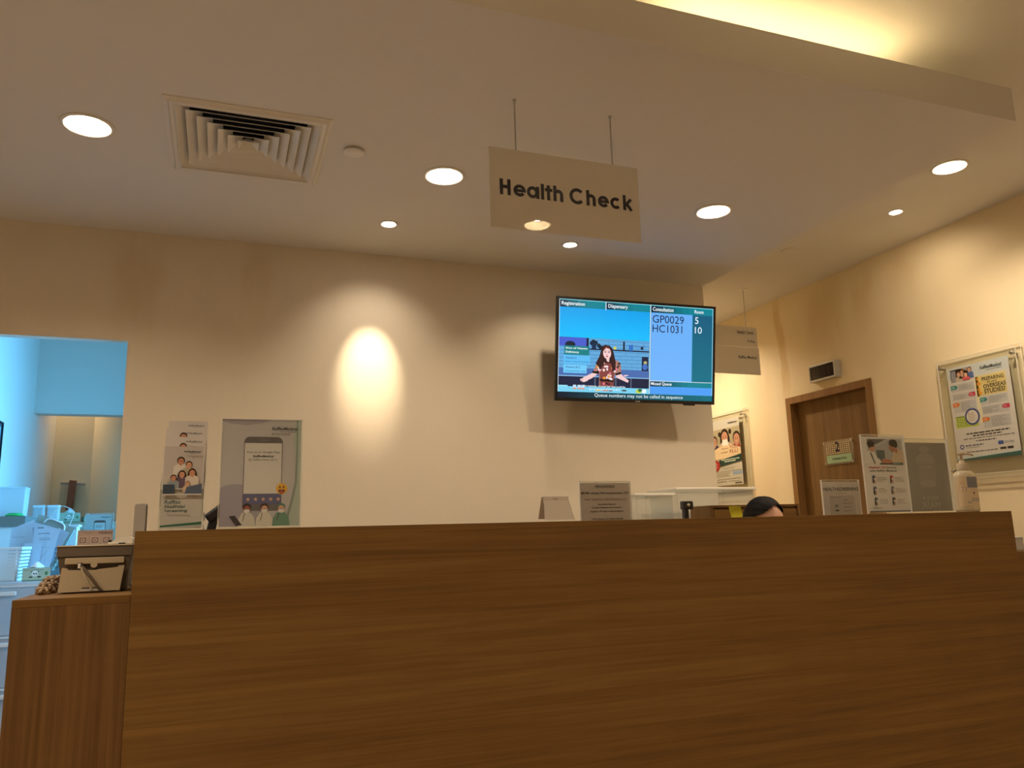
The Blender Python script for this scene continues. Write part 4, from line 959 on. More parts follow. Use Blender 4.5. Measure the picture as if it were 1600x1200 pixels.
for s_ in (-1, 1):      # ears
    b.lathe([(.0, -.006), (.014, -.005), (.019, 0), (.014, .004), (.008, .001), (0, .0)], 20, m=SKIN, mx=HM @ Matrix.Translation((s_ * .073, .012, -.008)) @ Matrix.Rotation(R(s_ * 75), 4, 'Y') @ Matrix.Diagonal((1.35, .8, 1, 1)))
b.build('body', pr)
for s_ in (-1, 1):
    b = MB(); b.lathe([(0, -.011), (.006, -.009), (.011, 0), (.006, .009), (0, .011)], 20, m=mat('eye_white', (.8, .78, .74), .2, noise=.01), mx=HM @ Matrix.Translation((s_ * .030, -.073, .004)))
    b.lathe([(0, 0), (.0052, .0), (.0052, .001), (0, .0015)], 18, m=BLACK, mx=HM @ Matrix.Translation((s_ * .030, -.0838, .003)) @ Matrix.Rotation(R(90), 4, 'X')); b.build('eye', pr)
# hair: parted in the middle, framing the forehead, gathered at the back
bm = bmesh.new(); bmesh.ops.create_icosphere(bm, subdivisions=5, radius=1)
dead = []
for v in bm.verts:
    d = v.co.copy(); w = hshape(d)
    hl = .74 - .45 * abs(d.x) ** 1.3                       # hairline height over the forehead, lower at the temples
    if d.y < 0 and d.z < hl and d.y < -.25: dead.append(v)
    if d.z < -.72: dead.append(v)
    lift = 1.085 + .02 * math.sin(26 * math.atan2(d.x, d.z) + 3 * d.y) * max(0, 1 - abs(d.y)) * .5
    lift += .05 * max(0, d.z) * math.exp(-((abs(d.x) - .45) / .3) ** 2)
    lift -= .03 * math.exp(-(d.x / .035) ** 2) * (d.y < .25)
    v.co = HM @ (w * lift)
bmesh.ops.delete(bm, geom=list(set(dead)), context='VERTS'); bm.verts.index_update()
hv = [v.co.copy() for v in bm.verts]; hf = [[v.index for v in f.verts] for f in bm.faces]; bm.free()
b = MB(); b.add(hv, hf, HAIR, True)
b.lathe([(0, -.06), (.022, -.055), (.03, -.02), (.026, .02), (.012, .035), (0, .036)], 24, m=HAIR, mx=HM @ Matrix.Translation((0, .098, -.03)))
b.build('hair', pr)

# ------------------------------------------------------------------ on the right wall: local x runs towards the camera (-Y), face towards -X
RW = (0, 0, R(-90))
def rwall(y, z, off=0.0): return (XR - off, y, z)
t = thing('queue_display', 'small dark queue number display in a silver case above the door', 'display', rwall(4.508, 2.149), RW)
b = MB(); b.box(0, .262, -.052, -.0005, 0, .122, mat('silver_case', (.52, .50, .46), .35, .3, noise=.02), bev=.004); b.build('case', t)
b = MB(); b.box(.014, .248, -.0535, -.0515, .014, .108, mat('dark_display_glass', (.010, .006, .006), .12, noise=.05)); b.build('display_panel', t)
p = Page(.20, .07, C(0, 0, 0), base=False)
DR = C(62, 14, 10)
def seg7(u, segs, w=.11):
    S_ = {'a': (0, 0, 1, .1), 'd': (0, .9, 1, 1), 'g': (0, .45, 1, .55), 'f': (0, 0, .16, .5), 'b': (.84, 0, 1, .5), 'e': (0, .5, .16, 1), 'c': (.84, .5, 1, 1)}
    for k in segs: a = S_[k]; p.rect(u + a[0] * w, .1 + a[1] * .8, u + a[2] * w, .1 + a[3] * .8, DR, 1)
for u in (.08, .32, .56, .80): seg7(u, 'abcdef')
p.build('display_digits', t, (.031, -.0538, .026))

# consultation room plate on the door
t = thing('door_sign', 'clear plate numbered 2 with a green consultation room strip on the door', 'sign', (XR + .0545, 4.545, 1.551), RW)
b = MB(); b.box(0, .290, -.010, -.007, 0, .172, ACRYL); b.build('clear_plate', t)
for x in (.014, .276):
    for z in (.014, .158):
        b = MB(); b.lathe([(.005, .0125), (.006, .010), (.006, .0005)], 16, m=STEEL, mx=Matrix.Translation((x, 0, z)) @ Matrix.Rotation(R(90), 4, 'X')); b.build('standoff', t)
p = Page(.290, .172, C(0, 0, 0), base=False)
CR = C(214, 194, 150)
for j in range(6):
    for i in range(12): p.rrect(.10 + .068 * i, .09 + .082 * j, .10 + .068 * i + .036, .09 + .082 * j + .050, .014, CR, 1)
p.text('2', .42, .06, .55, .47, C(14, 16, 40), 4, bold=.02)
p.rect(.10, .60, .93, .93, C(150, 176, 140), 2); p.text('Consultation Room', .28, .70, .76, .80, C(24, 44, 34), 5, bold=.015)
p.build('lettering', t, (0, -.0102, 0))

def wall_poster(label, y0, z0, W, H, page, pw, ph, px0, pz0):
    t = thing('wall_poster', label, 'poster', rwall(y0, z0), RW, group='posters in clear wall frames')
    b = MB(); b.box(0, W, -.040, -.036, 0, H, ACRYL); b.build('front_pane', t)
    b = MB(); b.box(-.02, W + .02, -.019, -.015, -.02, H + .02, ACRYL); b.build('back_pane', t)
    e = .0022
    b = MB(); b.box(0, e, -.0402, -.0358, 0, H, EDGE); b.box(W - e, W, -.0402, -.0358, 0, H); b.box(e, W - e, -.0402, -.0358, 0, e); b.box(e, W - e, -.0402, -.0358, H - e, H)
    b.box(-.02, -.02 + e, -.0192, -.0148, -.02, H + .02); b.box(W + .02 - e, W + .02, -.0192, -.0148, -.02, H + .02); b.box(-.02 + e, W + .02 - e, -.0192, -.0148, -.02, -.02 + e); b.box(-.02 + e, W + .02 - e, -.0192, -.0148, H + .02 - e, H + .02); b.build('pane_edge', t)
    for x in (.022, W - .022):
        for z in (.03, H - .03):
            b = MB(); b.lathe([(.0, -.0), (.010, .0), (.011, .004), (.011, .008), (.007, .009), (.007, .0465), (.007, .047)], 20, m=STEEL, mx=Matrix.Translation((x, -.048, z)) @ Matrix.Rotation(R(-90), 4, 'X')); b.build('standoff', t)
    page.build('printed_sheet', t, (px0, -.034, pz0))
    return t
# large poster: Preparing for your overseas studies?
p = Page(.392, .545, C(216, 210, 205), th=.001)
p.rect(0, 0, 1, .13, C(206, 210, 212), 1); logo(p, .55, .045, .90, .082, C(25, 60, 70), 8); 
p.rect(.46, .15, .93, .355, C(226, 205, 138), 1); p.rect(.44, .15, .50, .63, C(232, 222, 190), 1)
for i in range(12): p.poly([(.46 + .04 * i, .15), (.48 + .04 * i, .135), (.50 + .04 * i, .15)], C(232, 220, 160), 1)
p.text('PREPARING', .56, .165, .90, .205, C(70, 66, 60), 6, bold=.02, skew=.004); p.text('for your', .64, .212, .80, .238, C(70, 66, 60), 6, shear=.3, bold=.015); p.text('OVERSEAS', .57, .242, .92, .285, C(70, 66, 60), 6, bold=.025); p.text('STUDIES?', .575, .292, .905, .34, C(70, 66, 60), 6, bold=.025)
for u, v, r_ in ((.495, .175, .030), (.505, .225, .042), (.50, .285, .034), (.51, .325, .038)): p.star(u, v, r_, C(236, 160, 50), 5, inner=.55)
p.rect(.06, .025, .42, .16, C(214, 190, 178), 1)
p.rect(.07, .035, .15, .16, C(150, 150, 160), 2)
p.person(.20, .085, .032, C(226, 180, 150), C(150, 80, 60), C(196, 180, 160), 3, h=3.2); p.person(.26, .065, .028, C(222, 170, 140), C(120, 60, 50), C(200, 160, 140), 3, h=3.4); p.person(.32, .10, .030, C(226, 180, 150), C(60, 36, 30), C(214, 90, 100), 11, h=2.6, longhair=True); p.person(.385, .055, .030, C(220, 172, 140), C(50, 34, 30), C(80, 110, 170), 3, h=4.2)
GB = C(198, 196, 196)
blocks = [(.05, .185, .42, .265, 'L', C(28, 140, 140)), (.05, .285, .42, .355, 'R', C(205, 30, 80)), (.05, .372, .42, .49, 'L', C(235, 125, 35)), (.50, .365, .92, .45, 'L', C(28, 140, 140)), (.50, .465, .92, .55, 'R', C(205, 30, 80)), (.50, .57, .92, .69, 'L', C(235, 125, 35))]
for (u0, v0, u1, v1, sd, c_) in blocks:
    p.rect(u0, v0, u1, v1, GB, 2)
    w = .11; h = .042
    if sd == 'L': p.poly([(u0 - .01, v0 + .01), (u0 + w - .03, v0 + .01), (u0 + w, v0 + .01 + h / 2), (u0 + w - .03, v0 + .01 + h), (u0 - .01, v0 + .01 + h)], c_, 5); p.poly([(u0 - .01, v0 + .01 + h), (u0 + .01, v0 + .01 + h), (u0 - .01, v0 + .02 + h)], tuple(x * .5 for x in c_), 5); a, e = u0 + w + .02, u1 - .01; q0 = u0 - .01
    else: p.poly([(u1 + .01, v0 + .01), (u1 - w + .03, v0 + .01), (u1 - w, v0 + .01 + h / 2), (u1 - w + .03, v0 + .01 + h), (u1 + .01, v0 + .01 + h)], c_, 5); a, e = u0 + .02, u1 - w - .02; q0 = u1 - w + .01
    p.words(q0 + .02, v0 + .018, q0 + .08, v0 + .045, 2, C(235, 235, 235), 7, .35)
    p.words(a, v0 + .008, e, v1 - .008, max(5, int((v1 - v0) / .012)), C(120, 116, 114), 5, .30, .5)
p.rect(.05, .53, .42, .655, C(196, 214, 92), 2); p.words(.07, .55, .40, .645, 8, C(90, 110, 60), 4, .35, .2); p.rect(.06, .535, .20, .542, C(50, 60, 40), 4)
for i in range(22):
    a = 2 * PI * i / 22; p.circ(.335 + .108 * math.cos(a), .55 + .108 * math.sin(a) * .392 / .545, .017, C(60, 80, 150), 8)
p.circ(.335, .55, .108, C(60, 80, 150), 9); p.circ(.335, .55, .095, C(222, 216, 206), 10); p.words(.27, .505, .40, .60, 6, C(150, 90, 60), 11, .35, .3)
p.words(.20, .715, .88, .735, 1, C(70, 70, 76), 4, .7, 0); p.words(.30, .742, .76, .76, 1, C(60, 60, 66), 4, .7, 0); p.words(.14, .77, .94, .785, 1, C(120, 118, 116), 4, .6, 0); p.words(.34, .80, .66, .815, 1, C(50, 50, 60), 4, .8, 0)
p.circ(.10, .855, .035, C(60, 70, 150), 5); p.circ(.10, .855, .020, C(216, 212, 208), 6); p.words(.16, .84, .46, .855, 1, C(50, 80, 110), 4, .8, 0); p.words(.18, .865, .38, .875, 1, C(130, 130, 130), 4, .6, 0)
p.rect(.68, .835, .76, .870, C(40, 80, 160), 5); p.words(.78, .84, .92, .865, 2, C(110, 120, 130), 4, .5, 0)
p.words(.10, .905, .66, .925, 1, C(110, 110, 115), 4, .5, 0); p.rect(.70, .90, .79, .922, C(20, 20, 22), 5); p.rect(.81, .90, .90, .922, C(20, 20, 22), 5)
p.poly([(0, .955), (1, .935), (1, 1), (0, 1)], C(205, 212, 212), 4); p.poly([(0, .985), (.5, .968), (1, .955), (1, 1), (0, 1)], C(10, 90, 85), 5)
wall_poster('large overseas studies poster in a clear frame on the right wall, beside the pump bottle', 3.435, 1.395, .500, .665, p, .392, .545, .056, .082)
# smaller flu poster deep in the corridor
p = Page(.392, .560, C(212, 204, 190), th=.001)
p.text('RafflesMedical', .60, .055, .93, .085, C(30, 40, 50), 5, bold=.012, shear=.25)
p.rect(0, .14, 1, .56, C(184, 170, 140), 1)
p.person(.46, .27, .13, C(206, 150, 120), C(34, 22, 18), C(215, 190, 165), 4, w=2.2, h=3.0, longhair=True); p.ell(.28, .22, .05, .04, C(34, 22, 18), 4); p.ell(.66, .20, .05, .04, C(34, 22, 18), 4)
p.poly([(.38, .31), (.56, .31), (.58, .41), (.36, .41)], C(236, 230, 220), 14)
p.person(.88, .32, .12, C(206, 150, 120), C(34, 22, 18), C(170, 60, 60), 4, w=1.8, h=3.0); p.person(.08, .32, .10, C(206, 150, 120), C(60, 26, 22), C(40, 44, 80), 4, w=2.2, h=3.0)
p.poly([(0, .46), (.30, .40), (.70, .40), (1, .46), (1, .60), (0, .60)], C(222, 196, 156), 16)
p.text('YOU', .62, .41, .90, .46, C(150, 40, 30), 20); p.text('FLU', .62, .475, .90, .525, C(150, 40, 30), 20); p.text('Stop the', .34, .435, .56, .46, C(120, 80, 40), 20, shear=.2); p.text('spread', .30, .49, .54, .52, C(120, 80, 40), 20, shear=.2)
p.poly([(.20, .615), (1, .555), (1, .66), (.20, .715)], C(12, 60, 55), 18); p.words(.30, .60, .93, .63, 1, C(210, 220, 200), 20, .5, 0); p.words(.40, .63, .80, .655, 1, C(220, 225, 210), 20, .7, 0)
p.ell(.06, .69, .17, .085, C(170, 25, 30), 19); p.words(.0, .64, .15, .74, 5, C(225, 200, 190), 21, .4)
p.words(.30, .73, .80, .76, 2, C(120, 115, 105), 4, .3); p.rect(.02, .785, .98, .789, C(60, 60, 60), 4); p.words(.05, .80, .60, .87, 5, C(130, 124, 112), 4, .35); p.rect(.65, .80, .99, .85, C(160, 180, 210), 4)
p.words(.08, .90, .92, .915, 1, C(80, 76, 70), 4, .5, 0); p.words(.05, .935, .40, .95, 1, C(60, 60, 60), 4, .8, 0); p.words(.50, .935, .90, .95, 1, C(90, 90, 90), 4, .5, 0); p.rect(.72, .965, .95, .982, C(30, 30, 30), 4)
wall_poster('smaller flu poster in a clear frame deep in the corridor, below the directory sign', 5.83, 1.40, .500, .680, p, .392, .560, .040, .080)

# ------------------------------------------------------------------ on the left wing
dv = thing('receipt_printer', 'beige office machine seen from the back, standing on the left counter wing', 'printer', (-.392, 2.335, 1.0235), (0, 0, R(1)))
b = MB()
def frust(b, x0, x1, X0, X1, y0, y1, Y0, Y1, z0, z1, m):
    b.add([(x0, y0, z0), (x1, y0, z0), (x1, y1, z0), (x0, y1, z0), (X0, Y0, z1), (X1, Y0, z1), (X1, Y1, z1), (X0, Y1, z1)], [(0, 3, 2, 1), (4, 5, 6, 7), (0, 1, 5, 4), (1, 2, 6, 5), (2, 3, 7, 6), (3, 0, 4, 7)], m)
frust(b, .018, .160, .002, .172, .012, .20, .002, .23, .004, .092, TAND)
frust(b, .0, .174, .0, .174, -.002, .235, .0, .235, .092, .1165, TAND); b.box(-.001, .175, -.003, .236, .1165, .1195, TAN, bev=.001); b.build('housing', dv)
b = MB(); b.box(.020, .158, -.006, .0, .072, .088, TAN, bev=.002); b.box(.050, .062, -.010, .0, .060, .076, TAND, bev=.002); b.lathe([(.008, -.004), (.008, .004)], 20, m=TAN, mx=Matrix.Translation((.088, -.006, .070)) @ Matrix.Rotation(R(90), 4, 'X')); b.build('rear_recess', dv)
b = MB(); b.prism([(.010, .003), (.152, .003), (.160, .066), (.146, .066), (.144, .062), (.100, .058), (.092, .056), (.030, .058), (.028, .062), (.016, .064)], -.014, -.004, TAN); b.box(.062, .100, -.0148, -.0138, .006, .009, PAPERW); b.prism([(.062, .009), (.100, .009), (.096, .014), (.066, .014)], -.0146, -.0138, TAND); b.build('rear_cover', dv)
b = MB(); b.tube([(.062, -.012, .066), (.070, -.020, .058), (.088, -.022, .034), (.104, -.022, .012), (.112, -.018, .003)], .0032, 10, TAND); b.tube([(.060, -.014, .064), (.066, -.020, .050), (.078, -.021, .026), (.088, -.020, .008)], .0028, 10, TAN); b.build('cable', dv)
b = MB(); b.box(.052, .058, -.0165, -.009, .062, .074, WHITE, bev=.001); b.build('plug', dv)
for x in (.024, .146):
    b = MB(); b.lathe([(.008, -.003), (.008, .004)], 20, (x, .004, 0), TAND); b.lathe([(.008, -.003), (.008, .004)], 20, (x, .17, 0)); b.build('foot', dv)
# card with three icons on the machine
p = Page(.088, .040, C(176, 160, 158), th=.0008)
logo(p, .58, .10, .98, .24, C(110, 90, 100), 3); p.words(.12, .12, .50, .2, 1, C(150, 135, 135), 2)
for u in (.16, .50, .82):
    p.rect(u - .12, .42, u + .12, .95, C(196, 184, 180), 2); p.rect(u - .10, .48, u + .10, .88, C(140, 122, 124), 3); p.ell(u, .68, .06, .12, C(190, 176, 172), 4); p.ell(u, .68, .025, .05, C(120, 100, 104), 5)
o = p.build('icon_card', None, (-.368, 2.47, 1.1434), (R(-4), 0, R(-2))); props(o, 'small pinkish card with three square icons standing on the beige machine', 'card')
# low white gadget on the machine
ms = thing('tape_dispenser', 'low cream dispenser with a curved lid on the right of the beige machine', 'dispenser', (-.255, 2.40, 1.1434))
b = MB(); b.box(-.026, .034, -.02, .03, 0, .006, OFFW, bev=.002); b.build('base', ms)
b = MB(); n = 10; pts = [(-.016, .006)] + [(.034, .006)] + [(.036 - .052 * i / n, .0065 + .014 * math.sin(PI * (.18 + .80 * i / n)) ** .8) for i in range(n + 1)]
b.prism(pts, -.018, .028, OFFW); b.build('lid', ms)
b = MB(); b.box(-.026, -.018, -.016, .02, .006, .012, BLACK, bev=.001); b.box(.0, .016, -.022, -.0185, .001, .004, BLACK); b.build('blade', ms)
# standing grey rounded plate
pl = thing('standing_mirror', 'tall narrow grey plate with rounded corners beside the left end of the counter', 'plate', (-.243, 2.61, 1.0235), (0, 0, R(-56)))
b = MB(); pts = []
for cx, cz, a in ((.008, .223, 90), (.008, .013, 180), (.052, .013, 270), (.052, .223, 0)):
    for i in range(6): t_ = R(a + 18 * i); pts.append((cx + .008 * math.cos(t_), cz + .012 * math.sin(t_)))
b.prism(pts, 0, .004, mat('grey_plate', (.33, .31, .28), .4, noise=.02)); b.build('plate', pl)
b = MB(); b.prism([(u * 1.0, w_) for u, w_ in pts], .0042, .007, BLACK); b.build('dark_back', pl)
b = MB(); b.box(0, .06, -.02, .03, -.0, .004, BLACK, bev=.001); b.build('foot', pl)
# braided cord coil
co = thing('braided_cord', 'coiled brown and cream beaded cord lying on the left counter wing', 'cord', (-.419, 2.44, 1.0235))
BR1 = mat('brown_beads', (.22, .12, .065), .5, noise=.1); BR2 = mat('cream_beads', (.40, .30, .19), .5, noise=.08)
bb = [MB(), MB()]
for ly, (r0, zz, tw) in enumerate(((.030, .008, 0), (.026, .019, .4), (.020, .030, .1))):
    n = int(2 * PI * r0 / .0095) + 8
    n = 58 - ly * 9
    for i in range(n):
        a = 2 * PI * i / n + tw
        for h in (0, 1):
            ph = i * 1.9 + h * PI
            c_ = ((r0 + .006 * math.cos(ph)) * math.cos(a) * .62, (r0 + .006 * math.cos(ph)) * math.sin(a) * 3.2 + .02 * ly, zz + .006 * math.sin(ph) - .0)
            bb[(i + h) % 2].lathe([(0, -.005), (.0036, -.0036), (.0051, 0), (.0036, .0036), (0, .005)], 8, c_, (BR1, BR2)[(i + h) % 2])
bb[0].build('brown_strand', co); bb[1].build('cream_strand', co)

# ------------------------------------------------------------------ back room seen through the opening
cb = thing('side_cabinet', 'pale low cabinet in the back room carrying two panda tissue boxes', 'cabinet', (-.985, 5.75, 0))
b = MB(); b.box(0, 1.0, .015, .45, .0, 1.255, WP_BACK); b.build('body', cb)
b = MB(); b.box(-.005, 1.005, 0, .455, 1.2552, 1.280, TAN); b.build('top', cb)
for k in range(2):
    b = MB(); b.box(.015 + .49 * k, .49 + .49 * k, .0, .0148, .06, 1.24, TAN); d = b.build('door', cb)
    b = MB(); b.box(.44 + .08 * k, .452 + .08 * k, -.012, 0, .7, .82, STEEL, bev=.002); b.build('handle', d)
GRN = C(150, 168, 140)
def tissue_box(loc, rz, label, s=1.0):
    t = thing('tissue_box', label, 'tissue box', loc, (0, 0, R(rz)), group='panda tissue boxes')
    W, D, H = .118 * s, .075 * s, .062 * s
    b = MB(); b.box(0, W, .0006, D - .0006, 0, H, mat('sage_card_box', lin((140, 160, 132)), .6, noise=.03)); b.build('carton', t)
    p = Page(W, H, C(176, 186, 158), th=.0006)
    p.words(.05, .12, .95, .2, 1, C(110, 130, 100), 1, .5); p.circ(.44, .42, .12, C(226, 230, 220), 2)
    p.ell(.34, .30, .05, .045, C(20, 22, 24), 1); p.ell(.54, .30, .05, .045, C(20, 22, 24), 1)
    p.ell(.40, .45, .035, .05, C(20, 22, 24), 3, rot=20); p.ell(.49, .45, .035, .05, C(20, 22, 24), 3, rot=-20); p.ell(.445, .56, .015, .02, C(20, 22, 24), 3)
    p.ell(.30, .70, .07, .05, C(20, 22, 24), 3); p.ell(.60, .70, .07, .05, C(20, 22, 24), 3); p.rect(.0, .92, 1, 1, C(90, 120, 80), 2)
    p.ell(.85, .45, .06, .16, C(90, 130, 80), 2)
    p.build('front_print', t)
    p = Page(D, H, C(190, 205, 190), th=.0006); p.circ(.5, .35, .12, C(30, 34, 38), 2); p.ell(.5, .62, .16, .18, C(225, 230, 226), 2); p.circ(.45, .35, .03, C(225, 230, 226), 3); p.words(.15, .1, .85, .18, 1, C(90, 120, 100), 2); p.words(.15, .85, .85, .93, 1, C(90, 120, 100), 2)
    p.build('side_print', t, (W, 0, 0), (0, 0, R(90)))
    b = MB(); pts = []
    vs = []; nn = 14
    for r_, z in ((.030 * s, H), (.020 * s, H + .009 * s), (.013 * s, H + .018 * s), (.004 * s, H + .027 * s)):
        for k in range(nn):
            a = 2 * PI * k / nn; q = r_ * (1 + .25 * math.sin(3 * a + z * 90)); vs.append((W / 2 + q * math.cos(a) * 1.1, D / 2 + q * math.sin(a) * .5, z + .004 * math.sin(2 * a)))
    fs = [(i * nn + k, i * nn + (k + 1) % nn, (i + 1) * nn + (k + 1) % nn, (i + 1) * nn + k) for i in range(3) for k in range(nn)] + [[3 * nn + k for k in range(nn)]]
    b.add(vs, fs, PAPERW, True); b.build('tissue', t)
    return t
tissue_box((-.975, 5.80, 1.2805), 14, 'panda tissue box on the pale cabinet, the left one of the pair', 1.0)
tissue_box((-.842, 5.86, 1.2805), 30, 'panda tissue box on the pale cabinet, right of its twin', .62)
# small stand with phone print, right of the tissue boxes
p = Page(.150, .170, C(214, 208, 200))
logo(p, .55, .08, .92, .12, C(90, 90, 100), 3); p.rrect(.30, .22, .74, 1.0, .08, C(90, 80, 70), 2); p.rect(.32, .30, .72, .86, C(226, 220, 212), 3); p.words(.38, .38, .66, .50, 3, C(150, 140, 132), 4); p.rect(.32, .86, .72, 1, C(150, 136, 120), 3); p.circ(.72, .88, .05, C(190, 150, 60), 5)
holder('poster_stand', 'small clear stand with a phone print in the back room, cut by the opening edge', 'poster stand', .158, .182, (-.790, 5.55, 1.1455), 0, p, group='acrylic display stands')
b = MB(); ss = thing('side_shelf', 'narrow shelf unit in front of the pale cabinet, carrying the small poster stand', 'shelf', (-.80, 5.50, 0))
b.box(0, .6, .005, .20, 0, 1.125, TAN); b.build('body', ss); b = MB(); b.box(-.005, .605, 0, .205, 1.125, 1.145, WHITE); b.build('top', ss)
# grey shelf on the left with boxes and a green lid
gl = thing('shelf_unit', 'grey-topped shelf unit against the left wall of the back room', 'shelf', (-1.245, 5.02, 0))
b = MB(); b.box(0, .232, .012, .40, 0, 1.245, WHITE); b.build('body', gl)
b = MB(); b.box(0, .236, 0, .405, 1.245, 1.303, mat('grey_brown_panel', (.20, .18, .15), .6, noise=.03)); b.build('top_panel', gl)
def crate(name, label, cat, loc, W, D, H, m, lidm=None, group=None, taper=.92):
    t = thing(name, label, cat, loc, group=group); b = MB()
    q = (1 - taper) / 2
    frust(b, W * q, W * (1 - q), 0, W, D * q, D * (1 - q), 0, D, 0, H * .93, m); b.build('body', t)
    b = MB(); b.box(-.002, W + .002, -.002, D + .002, H * .935, H, lidm or m, bev=.003); b.build('lid', t)
    return t
crate('plastic_box', 'tall translucent plastic box on the grey-topped shelf unit, the left one', 'box', (-1.168, 5.13, 1.3035), .125, .12, .165, TUB, group='plastic boxes on the shelf unit')
gd = thing('green_lid', 'bright green oval plastic lid on the grey-topped shelf unit', 'lid', (-1.075, 5.085, 1.3035))
b = MB(); b.lathe([(.0, 0), (.040, 0), (.046, .005), (.046, .009), (.036, .014), (.0, .016)], 40, m=mat('green_plastic', (.03, .50, .12), .3, noise=.02), sx=1.0, sy=.7); b.build('shell', gd)
b = MB(); b.lathe([(.030, .0142), (.034, .017), (.026, .018), (.0, .0182)], 32, m=MATS['green_plastic'], sx=1.0, sy=.7, caps=False); b.build('raised_rim', gd)
tb = thing('side_table', 'slim white stand behind the paper bag, carrying two white bottles', 'table', (-1.076, 5.43, 0))
b = MB(); b.box(0, .16, 0, .16, 1.263, 1.283, WHITE); b.build('top', tb); b = MB(); b.box(.01, .15, .01, .15, 0, 1.263, WHITE); b.build('column', tb)
for k, lb in enumerate(('white rounded tub left of its twin, behind the paper bag', 'white rounded tub right of its twin, behind the paper bag')):
    t = thing('white_tub', lb, 'tub', (-1.034 + .076 * k, 5.50, 1.2835), group='white tubs behind the paper bag')
    b = MB(); b.box(-.032, .032, -.028, .028, 0, .092, TUB, bev=.012); b.build('body', t); b = MB(); b.box(-.033, .033, -.029, .029, .078, .096, PAPERW, bev=.005); b.build('cap', t)
# left wall frame and wooden strip
p = Page(.22, .31, C(60, 84, 90)); p.rect(.08, .06, .92, .94, C(150, 190, 196), 1); p.ring(.5, .4, .14, .20, C(40, 60, 66), 2); p.ring(.5, .4, .05, .09, C(40, 60, 66), 2); p.rect(.2, .72, .8, .76, C(50, 80, 86), 2); p.rect(.2, .82, .8, .85, C(90, 120, 126), 2)
t = thing('framed_notice', 'dark framed notice on the left wall of the back room, cut by the frame edge', 'picture', (-1.2495, 5.14, 1.535), (0, 0, R(90)))
b = MB(); b.box(0, .24, -.016, -.001, 0, .010, DARK); b.box(0, .24, -.016, -.001, .32, .33); b.box(0, .01, -.016, -.001, .01, .32); b.box(.23, .24, -.016, -.001, .01, .32); b.build('frame', t)
p.build('print', t, (.010, -.008, .010))
ws = thing('wooden_paddle', 'narrow reddish wooden strip hanging on the far brown wall', 'wooden strip', (-1.135, 6.965, 1.40), (0, R(3), 0))
b = MB(); b.box(0, .050, 0, .018, 0, .235, mat('red_brown_wood', (.22, .085, .035), .5, noise=.15, nscale=25), bev=.003); b.build('strip', ws)
b = MB(); b.box(-.06, .11, .019, .033, .20, .215, GREYM); b.build('bracket', ws)
b = MB(); b.box(-1.249, -.5, 7.0, 7.1, 0, H2, WP_RIGHT); struct('wall_back_room_end', b)
lamp('AREA', 'back_room_fill', (-1.15, 6.90, 2.84), 1.6, WARM, .12, spread=R(70))  # unseen warm fill without a fitting, added to brighten the far recess

# drawer tower with translucent tubs
tw = thing('drawer_tower', 'translucent white plastic drawer tower standing in the back room at the left frame edge', 'drawers', (-1.22, 4.48, 0))
b = MB(); b.box(0, .49, .0, .38, .955, .972, TUB, bev=.004); b.box(0, .012, .0, .38, .0, .955, TUB); b.box(.478, .49, .0, .38, 0, .955); b.box(.012, .478, .368, .38, 0, .955); b.build('case', tw)
for k in range(4):
    z0 = .015 + .236 * k
    b = MB(); b.box(.016, .474, .004, .36, z0, z0 + .222, TUB, bev=.006); d = b.build('drawer', tw)
    b = MB(); b.box(.18, .31, -.012, .003, z0 + .185, z0 + .205, WHITE, bev=.004); b.build('handle', d)
    b = MB(); b.box(.0, .49, -.003, .003, z0 + .225, z0 + .233, WHITE); b.build('divider', tw)
# white basket with slots
bk = thing('white_basket', 'white slatted plastic basket of papers on the drawer tower', 'basket', (-1.19, 4.56, .9725))
b = MB(); W, D, H = .275, .20, .165
for k in range(9):
    z0 = .002 + .0165 * k; o_ = .0012 * k
    b.box(.02 - o_ * 1.5, W - .02 + o_ * 1.5, -o_, .004 - o_, z0, z0 + .011, WHITE); b.box(.02 - o_ * 1.5, W - .02 + o_ * 1.5, D - .004, D, z0, z0 + .011)
    b.box(.018 - o_ * 1.5, .022 - o_ * 1.5, 0, D, z0, z0 + .011); b.box(W - .022 + o_ * 1.5, W - .018 + o_ * 1.5, 0, D, z0, z0 + .011)
for x in (.02, .135, .245): b.box(x, x + .008, -.009, .004, 0, .152)
b.box(.02, W - .02, 0, D, 0, .003); b.build('slatted_body', bk)
b = MB(); b.box(0, W, -.014, -.004, .15, H, WHITE, bev=.003); b.box(0, W, D - .004, D + .004, .15, H, bev=.003); b.box(0, .01, -.004, D - .004, .15, H, bev=.003); b.box(W - .01, W, -.004, D - .004, .15, H, bev=.003); b.build('rim', bk)
def sheet(name, label, cat, pts, y, lines=None, group=None, tilt=0.0, col=C(196, 204, 214)):
    """a loose printed sheet: outline given in metres (x, z), slightly curled"""
    x0 = min(a for a, _ in pts); x1 = max(a for a, _ in pts); z0 = min(c for _, c in pts); z1 = max(c for _, c in pts)
    W, H = x1 - x0, z1 - z0
    p = Page(W, H, col, base=False)
    uv = [((a - x0) / W, (z1 - c) / H) for a, c in pts]
    p.poly(uv, col, 1)
    b2 = MB(); q = [(a - x0, c - z0) for a, c in pts]
    ar = sum(q[i][0] * q[(i + 1) % len(q)][1] - q[(i + 1) % len(q)][0] * q[i][1] for i in range(len(q)))
    if ar < 0: q = q[::-1]
    p.b.prism(q, 0.0, .0012, PRINT, col=col)
    if lines: lines(p)
    o = p.build(name, None, (x0, y, z0), (R(-tilt), 0, 0)); props(o, label, cat, group)
    return o
